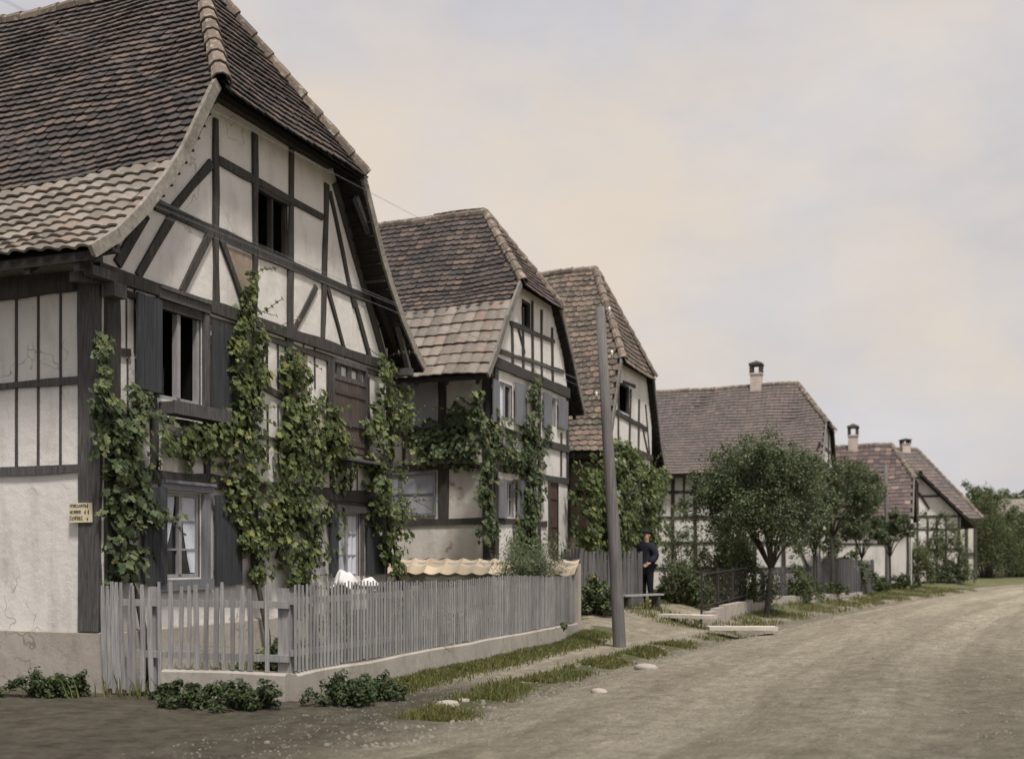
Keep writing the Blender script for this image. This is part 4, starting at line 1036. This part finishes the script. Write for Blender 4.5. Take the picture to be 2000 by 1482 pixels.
for k,(sx,off,rx,h,lb) in enumerate(((.7,.55,.5,.75,'leafy garden plant just inside the street corner of the pickets'),(2.1,.6,.7,.85,'garden bush behind the pickets under the middle vine'),(3.8,.6,.8,.8,'garden bush behind the pickets below the heaped linen'),(5.6,.6,.8,.85,'garden bush behind the pickets under the far corner vine'),(7.6,.6,.9,.9,'garden bush behind the pickets before the tiled wall'))):
    d=(FE-FC).normalized(); q=FC+d*sx-Vector((d.y,-d.x,0))*off; q.z=gz(q.x,q.y); shrub('garden_plant',q,rx,.32,h,lb,'plant','hedge',1500,.08,'garden plants behind the picket fence')
def grass():
    m=MB()
    def blade(x,y,h):
        z=gz(x,y); a=U(0,6.28); w=.006+.004*R(); dx,dy=math.cos(a)*w,math.sin(a)*w; lx,ly=U(-.5,.5)*h,U(-.5,.5)*h
        m.add([(x-dx,y-dy,z-.01),(x+dx,y+dy,z-.01),(x+lx*.4+dx*.7,y+ly*.4+dy*.7,z+h*.6),(x+lx,y+ly,z+h),(x+lx*.4-dx*.7,y+ly*.4-dy*.7,z+h*.6)],[(0,1,2,3,4)])
    for _ in range(26000):
        Y=U(12.2,20.6); fl=random.gauss(.38,.19)+.05*math.sin(Y*2.1)
        if fl<.12: continue
        d=(FE-FC).normalized(); X=.395*Y-6.96+fl*1.07
        if hn(X*3,Y*3)<-.62 : continue
        blade(X,Y,U(.025,.085))
    for _ in range(30000):
        Y=10.5+R()**1.2*12; dd=random.gauss(.42,.12)+.06*math.sin(Y*1.1)
        if Y>19.6 and R()<.85: continue
        X=edge(Y)-dd/.9
        if hn(X*2.2+1,Y*2.2)<-.22: continue
        blade(X,Y,U(.02,.075)*(2 if R()<.03 else 1))
    for _ in range(26000):
        Y=U(22.5,50); dd=U(.3,3.6); X=edge(Y)-dd/.9
        if hn(X*1.2,Y*1.2)<-.1: continue
        blade(X,Y,U(.04,.13))
    for _ in range(9000):
        Y=U(12,21); X=.395*Y-6.96-abs(random.gauss(0,1.2))-.2; blade(X,Y,U(.05,.3))
    o=m.build('verge_grass',M['grass']); o['kind']='stuff'
grass()
def gravel():
    m=MB()
    for q in range(9000):
        Y=(9+R()**1.4*20) if q<3000 else U(8.2,15); dd=random.gauss(.10,.22) if R()<.16 and q<3000 else U(-6,.2 if q<3000 else 1.6); X=edge(Y)-dd/.9; z=gz(X,Y); r=U(.008,.035)*(1.6 if R()<.06 else 1) if q<3000 else U(.006,.014)
        r*=.5 if dd<-.5 else .85
        vs=[]
        for k in range(6):
            a=k*1.047+U(-.2,.2); vs.append((X+math.cos(a)*r*U(.8,1.3),Y+math.sin(a)*r*U(.7,1.1),z-.005))
        vs+=[((v[0]-X)*.6+X,(v[1]-Y)*.6+Y,z+r*U(.45,.75)) for v in vs]
        m.add(vs,[(i,(i+1)%6,6+(i+1)%6,6+i) for i in range(6)]+[tuple(range(6,12))])
    o=m.build('gravel',M['gravel']); o['kind']='stuff'
gravel()
for px,py,r,lb in ((874,1376,.085,'pale flat stone at the very edge of the road, nearest the camera'),(1262,1306,.12,'pale flat stone in the ditch in front of the pole'),(905,1368,.05,'small stone beside the pale one near the camera'),(1170,1352,.08,'stone on the ditch edge short of the pole')):
    c=gp(px,py); m=MB(); vs=[]
    for i in range(4):
        for k in range(9):
            a=k*.698; rr=r*(1,1.05,.8,.35)[i]*U(.88,1.12); vs.append((rr*1.5*math.cos(a),rr*math.sin(a),(-.02,.25*r,.5*r,.62*r)[i]))
    m.add(vs,[(i*9+k,i*9+(k+1)%9,(i+1)*9+(k+1)%9,(i+1)*9+k) for i in range(3) for k in range(9)]+[tuple(range(27,36))])
    o=m.build('stone',M['stone'],None,True); o.location=c; o.rotation_euler=(0,0,U(0,3)); tag(o,lb,'stone','loose stones along the road edge')

# ================================================================== POLES AND WIRES
def pole(px0,py0,px1,py1,r0,r1,Y,label,name='telegraph_pole',ins=()):
    b=gp(px0,py0) if Y is None else Vector(((px0-HX)/F*Y,Y,gz((px0-HX)/F*Y,Y)))
    t=at(px1,py1,b.y); root=thing(name,b,label,'pole',0,'telegraph poles'); m=MB(); v=t-b
    m.tube([(0,0,-.4),(0,0,.0),v*.3+Vector((.015,0,0)),v*.65,v],[r0*1.08,r0*1.05,r0,(r0+r1)/2,r1],14); m.tube([v,v+Vector((0,0,.05))],[r1,.01],14); m.build('shaft',M['pole'],root,True)
    for (dz,sx) in ins:
        k=MB(); c=v*(1-dz/v.z); k.tube([c,c+Vector((sx*.13,0,-.02)),c+Vector((sx*.15,0,.05))],.008,6); k.build('bracket',M['iron'],root)
        k=MB(); k.lathe([(.014,0),(.024,.012),(.02,.036),(.026,.044),(.019,.07),(.008,.085)],10,tuple(c+Vector((sx*.15,0,.04)))); k.build('insulator',M['porcelain'],root,True)
    return b,v
pb,pv=pole(1210,1264,1172,600,.105,.075,None,'leaning wooden telegraph pole standing at the roadside in front of the third house',ins=((.12,1),(.85,1),(1.55,-1)))
pole(1733,1155,1730,907,.09,.07,46,'thin distant telegraph pole in front of the fifth house')
def wires():
    top=pb+pv
    for i,(dz,px,py,lb) in enumerate(((.10,430,208,'topmost thin wire crossing the gable just below the roof edge'),(1.45,330,372,'upper wire of the bundle crossing the gable at the attic opening'),(1.55,330,384,'middle wire of the bundle crossing the gable below the attic opening'),(1.66,330,398,'lowest wire of the bundle crossing the gable'))):
        s=pb+pv*(1-dz/pv.z)+Vector((-.15 if i<2 else .15,0,.1))
        # straight run towards the next pole up the street behind the viewer
        Yn=7.0; q=at(px,py,Yn); e=s+(q-s)*2.4
        m=MB(); pts=[s.lerp(e,k/14)+Vector((0,0,-.10*math.sin(math.pi*k/14)*(1 if i else .5))) for k in range(15)]
        m.tube([p-s for p in pts],.0017,5); o=m.build('overhead_wire',M['steel']); o.location=s; tag(o,lb,'wire','overhead wires')
wires()

# ================================================================== MIDDLE DISTANCE
def board_fence(name,a,b,h,gapw,w,label,mm,group=None,rail=True,low=0,iron=False,posts=3,z0=0.0):
    a=Vector((a[0],a[1],gz(*a))); b=Vector((b[0],b[1],gz(*b))); d=(b-a); d.z=0; L=d.length; d.normalize(); n=Vector((d.y,-d.x,0))
    root=thing(name,a,label,'fence',0,group); m=MB(); s=0
    while s<L:
        z=gz(a.x+d.x*s,a.y+d.y*s)-a.z
        if iron: m.tube([d*s+Vector((0,0,z+low)),d*s+Vector((0,0,z+h+U(-.02,.02)))],w/2,5)
        else: picket(m,d*s+n*.03,d,n,w,z+low,z+h+U(-.04,.04),U(-.02,.02),U(-.01,.01))
        s+=w+gapw
    m.build('bars' if iron else 'pickets',M[mm],root)
    r=MB(); zb=gz(b.x,b.y)-a.z
    th=.022 if iron else .05
    for f in (.12,.92) if iron else (.25,.82): r.par(Vector((0,0,low+(h-low)*f)),d*L+Vector((0,0,zb)),n*.022,(0,0,th))
    r.build('rail',M[mm],root)
    for k in range(posts):
        s=L*k/max(1,posts-1); z=gz(a.x+d.x*s,a.y+d.y*s)-a.z; q=MB(); pw=.045 if iron else .09; q.par(d*s-n*pw+Vector((0,0,z-.1)),d*pw,n*pw,(0,0,h+.12)); q.build('post',M[mm],root)
board_fence('board_fence',(1.5,24.2),(2.95,25.4),1.25,.012,.11,'dark grey upright board fence behind the telegraph pole','boardfence')
board_fence('board_fence',(1.15,24.6),(1.45,24.25),1.3,.01,.10,'short return of board fence beside the steps of the second house','boardfence',posts=2)
# low stone kerb walls along the gardens
def kerbwall(pts,h,label,w=.16):
    a=Vector((*pts[0],gz(*pts[0]))); root=thing('low_wall',a,label,'wall',0); m=MB()
    for p,q in zip(pts,pts[1:]):
        d=Vector((q[0]-p[0],q[1]-p[1],0)); L=d.length; d.normalize(); n=Vector((d.y,-d.x,0)); s=0
        while s<L-.05:
            l=min(U(.5,.9),L-s); z=gz(p[0]+d.x*s,p[1]+d.y*s)-a.z
            m.par(Vector((p[0]-a.x,p[1]-a.y,0))+d*(s+.006)+Vector((0,0,z-.25)),d*(l-.012),n*w*U(.9,1.1),(0,0,.25+h*U(.88,1.08))); s+=l
    m.build('stone_blocks',M['stone'],root)
k0=(4.15,24.0); k1=(6.0,28.2); k2=(8.6,32.8); k3=(12.2,38.8)
kerbwall([k0,k1],.30,'low block wall under the thin iron railing beside the plank bridges')
kerbwall([k1,(7.3,31),k3],.16,'low stone edging running from the round tree to the young trees')
board_fence('iron_railing',k0,k1,1.15,.15,.015,'thin dark iron railing on a low block wall, left of the round tree','iron',low=.28,iron=True,posts=4)
board_fence('picket_fence',(10.3,37.2),(13.6,41.5),1.25,.05,.07,'dark weathered picket fence beneath the young trees','boardfence',posts=3)
board_fence('picket_fence',(6.9,30.2),(10.2,37.0),.95,.14,.05,'low open picket fence between the round tree and the dark picket fence','boardfence',posts=4)
# boards over the ditch and bench
def slab(px0,py0,px1,py1,z,wd,label,mm='plank',name='plank'):
    def on(px,py):
        Y=(EYE-z)*F/(py-HY); return Vector(((px-HX)/F*Y,Y,z))
    a,b=on(px0,py0),on(px1,py1); d=b-a; L=d.length; d.normalize(); n=Vector((-d.y,d.x,0)); m=MB()
    k=8; vs=[]
    for i in range(k+1):
        s=L*i/k; zz=U(-.004,.004)
        for (o,zo) in ((0,0),(wd+U(-.01,.01),0),(wd,-.07),(0,-.07)): vs.append(d*s+n*o+Vector((0,0,zo+zz)))
    m.add(vs,[(i*4+j,i*4+(j+1)%4,(i+1)*4+(j+1)%4,(i+1)*4+j)[::-1] for i in range(k) for j in range(4)]+[(0,1,2,3),(k*4+3,k*4+2,k*4+1,k*4)])
    o=m.build(name,M[mm]); o.location=a; tag(o,label,'plank','pale slabs bridging the ditch')
slab(1283,1199,1388,1202,.30,.42,'pale slab bridging the ditch nearer the man, left end by the bench','concrete','slab')
slab(1386,1224,1520,1224,.15,.40,'pale slab bridging the ditch nearer the road, right of the other one','concrete','slab')
def bench():
    b=at(1215,1181,23.6); e=at(1290,1178,24.6); z=gz(b.x,b.y)+.42
    root=thing('bench',(b.x,b.y,gz(b.x,b.y)),'rough low plank bench by the board fence, next to the standing man','bench',math.atan2(e.y-b.y,e.x-b.x)); L=(Vector((e.x,e.y,0))-Vector((b.x,b.y,0))).length
    m=MB(); m.box(0,L,-.10,.12,.26,.295); m.build('seat',M['picket'],root)
    for x in (.12,L-.2):
        q=MB(); q.box(x,x+.09,-.08,.10,-.25,.259); q.build('leg',M['timber'],root)
bench()
for px,py,Y,rx,ry,h,mm,lb,n in (
 (1163,1222,22.6,.55,.4,.62,'vine_dark','low spreading bush at the foot of the board fence, left of the pole',1500),
 (1335,1175,26.6,.9,.6,.85,'hedge','garden bush beside the standing man',1800),
 (1400,1180,27.8,.7,.6,1.3,'hedge','taller garden bush behind the iron railing',1800),
 (1450,1180,29.5,.9,.7,1.6,'hedge','dense bush left of the round tree trunk',2000),
 (1335,1130,36,.9,.7,2.5,'hedge','upright bush before the white wall of the fourth house',1500),
 (1420,1120,35,1.2,.8,2.9,'hedge','tall lilac-like shrub under the left side of the round tree',2200),
 (1560,1160,33,.8,.6,.8,'hedge','low bush right of the round tree trunk',1200),
 (1618,1110,41.0,.55,.5,2.1,'hedge','dark columnar shrub at the corner of the fourth house',1600),
 (1655,1160,40.5,.9,.5,1.4,'hedge','shrub behind the dark picket fence',1500),
 (1830,1130,56,2.0,1.2,3.1,'hedge','large shrub in front of the white gable at the bend',2600),
 (1790,1140,54,1.4,1.,1.6,'hedge','low shrub left of the large one at the bend',1500),
 (1928,1130,67,2.3,1.5,4.3,'hedge','tall dark shrub mass closing the street beyond the last house',5200),
 (1985,1130,70,2.6,1.5,4.0,'hedge','dark shrub mass at the right edge beyond the last house',5200),
 (2040,1130,73,2.8,1.5,3.6,'hedge','dark shrubs outside the bend at the far right edge',4200),
 (1868,1145,55,1.0,.8,1.0,'weed','low shrub at the road edge by the far posts',900),
 (1700,1165,43,.8,.6,.6,'weed','tuft at the foot of the thin distant pole',700),
 (1755,1158,46,.9,.6,.5,'weed','low tuft under the white wall of the fifth house',700),
 (1620,1185,36,.8,.5,.45,'weed','low tuft along the stone edging',600)):
    X=(px-HX)/F*Y; shrub('garden_shrub',(X,Y,gz(X,Y)),rx,ry,h,lb,'shrub',mm,int(n*2.6),.075 if Y<40 else .11,'garden shrubs along the street')
c=gp(1497,1192); Xt,Yt=.231*27.6,27.6
tree('fruit_tree',(Xt,Yt,gz(Xt,Yt)),1.25,(-.12,.1,2.95),(1.72,1.45,1.66),'round-crowned fruit tree with a dark slanting trunk, the largest tree on the street',44000,.078,lean=(.12,0),tr=.062,limbs=13)
tree('fruit_tree',(10.75,37.0,gz(10.75,37.0)),2.0,(.1,.1,3.65),(1.45,1.2,1.2),'smaller tree whose crown merges with the right side of the large round tree',14000,.09,tr=.06)
for px,Y,ht,cz,r,rz,lb,n,s in ((1672,44,2.2,4.1,1.25,1.15,'taller tree with loose crown left of the fifth house roof',9000,.11),(1683,42,1.3,2.5,.92,.80,'young tree with round crown above the dark picket fence',6500,.11),(1738,44.5,1.4,2.5,.95,.78,'young tree with round crown in front of the thin distant pole',6500,.11),(1590,34.5,1.4,2.7,.9,1.1,'slim tree between the round tree and the fourth house corner',6500,.1)):
    X=(px-HX)/F*Y; tree('young_tree',(X,Y,gz(X,Y)),ht,(0,0,cz),(r,r,rz),lb,n,s,group='young street trees',tr=.042,limbs=8)
for px,Y,cz,r,rz,lb in ((1935,74,2.5,3.0,2.0,'dark broad tree at the right end of the street'),(1880,84,4.3,2.6,2.9,'tree rising behind the farthest roof'),(1985,80,2.7,3.2,2.2,'dark tree beyond the last house at the right edge'),(2040,88,2.9,4.0,2.5,'tree outside the bend at far right')):
    X=(px-HX)/F*Y; tree('roadside_tree',(X,Y,0),1.4,(0,0,cz),(r,r,rz),lb,9000,.24,group='trees at the street bend',tr=.14,limbs=9,mm='hedge')
for i,(px,Y,h) in enumerate(((1905,122,8.2),(1925,120,8.6),(1960,130,9.6),(1995,125,9),(2050,120,9.4))):
    X=(px-HX)/F*Y; tree('distant_tree',(X,Y,0),1.6,(0,0,h*.6),(5,3.5,h*.42),'far tree of the low wooded line on the horizon at right',5000,.45,group='distant trees on the horizon',tr=.2,limbs=7,mm='hedge')
# fence post near the far house
# ================================================================== THE MAN
def man():
    X,Y=3.22,26.3; z=gz(X,Y)
    root=bpy.data.objects.new('person',None); C.objects.link(root); root.location=(X,Y,z); root.rotation_euler=(0,0,-.75)
    tag(root,'man standing by the board fence in a dark coat, dark trousers and flat cap','person')
    # local: faces -Y
    J={'pelvis':(0,0,.95,.125,.10),'waist':(0,0,1.10,.125,.095),'chest':(0,-.01,1.30,.16,.11),'neckb':(0,0,1.45,.075,.07),'neck':(0,-.01,1.51,.052,.052),'head0':(0,-.02,1.57,.072,.085),'head1':(0,-.015,1.65,.078,.095),'head2':(0,-.005,1.71,.06,.075),
       'shL':(.17,0,1.41,.062,.062),'elL':(.25,.03,1.14,.044,.044),'wrL':(.20,-.14,.98,.028,.028),
       'shR':(-.17,0,1.41,.062,.062),'elR':(-.23,.03,1.13,.044,.044),'wrR':(-.22,-.03,.88,.028,.028),
       'hpL':(.09,0,.88,.09,.09),'knL':(.11,-.02,.49,.062,.062),'anL':(.12,.02,.10,.034,.034),'toL':(.13,-.09,.05,.022,.018),
       'hpR':(-.09,0,.88,.09,.09),'knR':(-.10,-.01,.49,.062,.062),'anR':(-.11,.03,.10,.034,.034),'toR':(-.12,-.09,.05,.022,.018)}
    Ed=[('pelvis','waist'),('waist','chest'),('chest','neckb'),('neckb','neck'),('neck','head0'),('head0','head1'),('head1','head2'),('chest','shL'),('shL','elL'),('elL','wrL'),('chest','shR'),('shR','elR'),('elR','wrR'),('pelvis','hpL'),('hpL','knL'),('knL','anL'),('anL','toL'),('pelvis','hpR'),('hpR','knR'),('knR','anR'),('anR','toR')]
    def skin(name,J,Ed,rootk,m,grow=0,sub=2,parent=root):
        ks=list(J); me=bpy.data.meshes.new(name); me.from_pydata([J[k][:3] for k in ks],[(ks.index(a),ks.index(b)) for a,b in Ed],[])
        me.materials.append(m); o=bpy.data.objects.new(name,me); C.objects.link(o); o.parent=parent
        md=o.modifiers.new('skin','SKIN'); md.use_smooth_shade=True
        for i,k in enumerate(ks):
            sv=me.skin_vertices[0].data[i]; sv.radius=(J[k][3]+grow,J[k][4]+grow); sv.use_root=(k==rootk)
        sd=o.modifiers.new('sub','SUBSURF'); sd.levels=sub; sd.render_levels=sub
        return o
    # hands with fingers belong to the body surface
    for sd,wr,dr in (('L',Vector((.20,-.14,.98)),Vector((-.45,-.6,-.35))),('R',Vector((-.22,-.03,.88)),Vector((.02,-.15,-1)))):
        d=dr.normalized(); side=d.cross(Vector((0,1,.2))).normalized(); pl=wr+d*.06; J['palm'+sd]=(*pl,.032,.020); Ed.append(('wr'+sd,'palm'+sd))
        for k,(o,l) in enumerate(((-.028,.062),(-.010,.072),(.010,.068),(.027,.054))):
            b=pl+d*.035+side*o; t=b+d*l*.55+Vector((0,-.006,0)); e=t+d*l*.45+Vector((0,-.018,-.006))
            J['f%d%sa'%(k,sd)]=(*b,.010,.010); J['f%d%sb'%(k,sd)]=(*t,.009,.009); J['f%d%sc'%(k,sd)]=(*e,.007,.007)
            Ed+= [('palm'+sd,'f%d%sa'%(k,sd)),('f%d%sa'%(k,sd),'f%d%sb'%(k,sd)),('f%d%sb'%(k,sd),'f%d%sc'%(k,sd))]
        b=wr+d*.035-side*.035; e=b+d*.04-side*.02; J['t'+sd+'a']=(*b,.012,.012); J['t'+sd+'b']=(*e,.009,.009); Ed+=[('palm'+sd,'t'+sd+'a'),('t'+sd+'a','t'+sd+'b')]
    skin('body',J,Ed,'pelvis',M['skin'])
    tr={k:J[k] for k in ('pelvis','hpL','knL','anL','hpR','knR','anR')}; 
    skin('trousers',tr,[e for e in Ed if e[0] in tr and e[1] in tr],'pelvis',M['trouser'],.022)
    ct={k:J[k] for k in ('waist','chest','neckb','shL','elL','wrL','shR','elR','wrR')}
    ct['hem']=(0,.0,.66,.18,.15); ct['hip']=(0,0,.96,.155,.125)
    skin('coat',ct,[e for e in Ed if e[0] in ct and e[1] in ct]+[('waist','hip'),('hip','hem')],'waist',M['coat'],.052)
    for sx in (1,-1):
        bt=MB(); x=.12*sx; bt.lathe([(.055,0),(.06,.03),(.052,.08),(.05,.16)],12,(x,.02,0),sy=1.05); bt.lathe([(.05,0),(.052,.025),(.04,.06),(.01,.075)],12,(x+.01*sx,-.09,0),sy=2.0); bt.build('boot',M['leather'],root,True)
    cp=MB(); cp.lathe([(.088,0),(.105,.02),(.108,.045),(.09,.065),(.03,.075)],16,(0,-.005,1.695),sy=1.15); cp.add([(-.07,-.09,1.705),(.07,-.09,1.705),(.055,-.165,1.69),(-.055,-.165,1.69),(-.07,-.09,1.695),(.07,-.09,1.695),(.055,-.165,1.683),(-.055,-.165,1.683)],[(0,3,2,1),(4,5,6,7),(3,7,6,2),(0,4,7,3),(1,2,6,5)]); cp.build('cap',M['coat'],root,True)
    f=MB()
    f.add([(0,-.115,1.655),(-.016,-.105,1.615),(.016,-.105,1.615),(0,-.135,1.618)],[(0,1,3),(0,3,2),(1,2,3)])
    for sx in (1,-1): f.lathe([(.008,-.028),(.02,-.015),(.022,.01),(.012,.028)],8,(sx*.083,.0,1.635),sx=.5)
    f.build('face_features',M['skin'],root,True)
    e=MB()
    for sx in (1,-1): e.lathe([(.004,-.007),(.01,0),(.004,.007)],8,(sx*.03,-.106,1.655),sy=.5)
    e.box(-.024,.024,-.110,-.100,1.588,1.594); e.box(-.07,.07,.03,.095,1.60,1.70); e.build('hair_and_eyes',M['trouser'],root)
man()

# ================================================================== SKY, SUN, CAMERA
sc=bpy.context.scene
w=bpy.data.worlds.new("World"); sc.world=w; w.use_nodes=True; nt=w.node_tree; bg=nt.nodes['Background']
sky=nt.nodes.new('ShaderNodeTexSky'); sky.sky_type='NISHITA'; sky.sun_disc=False
EL=math.radians(62); AZ=math.radians(158)     # AZ measured clockwise from +Y
sky.sun_elevation=EL; sky.sun_rotation=AZ; sky.air_density=1.5; sky.dust_density=4
tc=nt.nodes.new('ShaderNodeTexCoord')
cl=noise(nt,2.2,7,.6,tc.outputs['Generated'],(1,1,2.4))
cloud=ramp(nt,cl,[(.3,(3.8,3.68,3.95)),(.5,(4.5,4.36,4.55)),(.72,(5.3,5.1,5.15))])
wm=noise(nt,1.5,6,.6,tc.outputs['Generated'],(1,1,1.5))
cloud=mix(nt,ramp(nt,wm,[(.52,(0,0,0)),(.68,(.7,.7,.7))]),cloud,(6.0,5.0,3.8))
c=mix(nt,.93,sky.outputs[0],cloud)
nt.links.new(c,bg.inputs[0]); bg.inputs[1].default_value=.1
sd=bpy.data.lights.new('sun','SUN'); sd.energy=3.1; sd.angle=math.radians(9); sd.color=(1,.95,.88)
so=bpy.data.objects.new('sun',sd); C.objects.link(so)
dirv=Vector((math.sin(AZ)*math.cos(EL),math.cos(AZ)*math.cos(EL),math.sin(EL)))
so.rotation_euler=dirv.to_track_quat('Z','Y').to_euler()
cam=bpy.data.cameras.new('camera'); co=bpy.data.objects.new('camera',cam); C.objects.link(co)
co.location=(0,0,EYE); co.rotation_euler=(math.radians(90),0,0)
cam.sensor_width=36; cam.sensor_fit='HORIZONTAL'; cam.lens=36*F/2000; cam.shift_x=0; cam.shift_y=(HY-741)/2000
cam.clip_end=2000; cam.clip_start=.1
cam.dof.use_dof=True; cam.dof.focus_distance=15; cam.dof.aperture_fstop=1.2
sc.camera=co
sc.view_settings.view_transform='Standard'; sc.view_settings.look='None'; sc.view_settings.exposure=.5; sc.view_settings.gamma=1
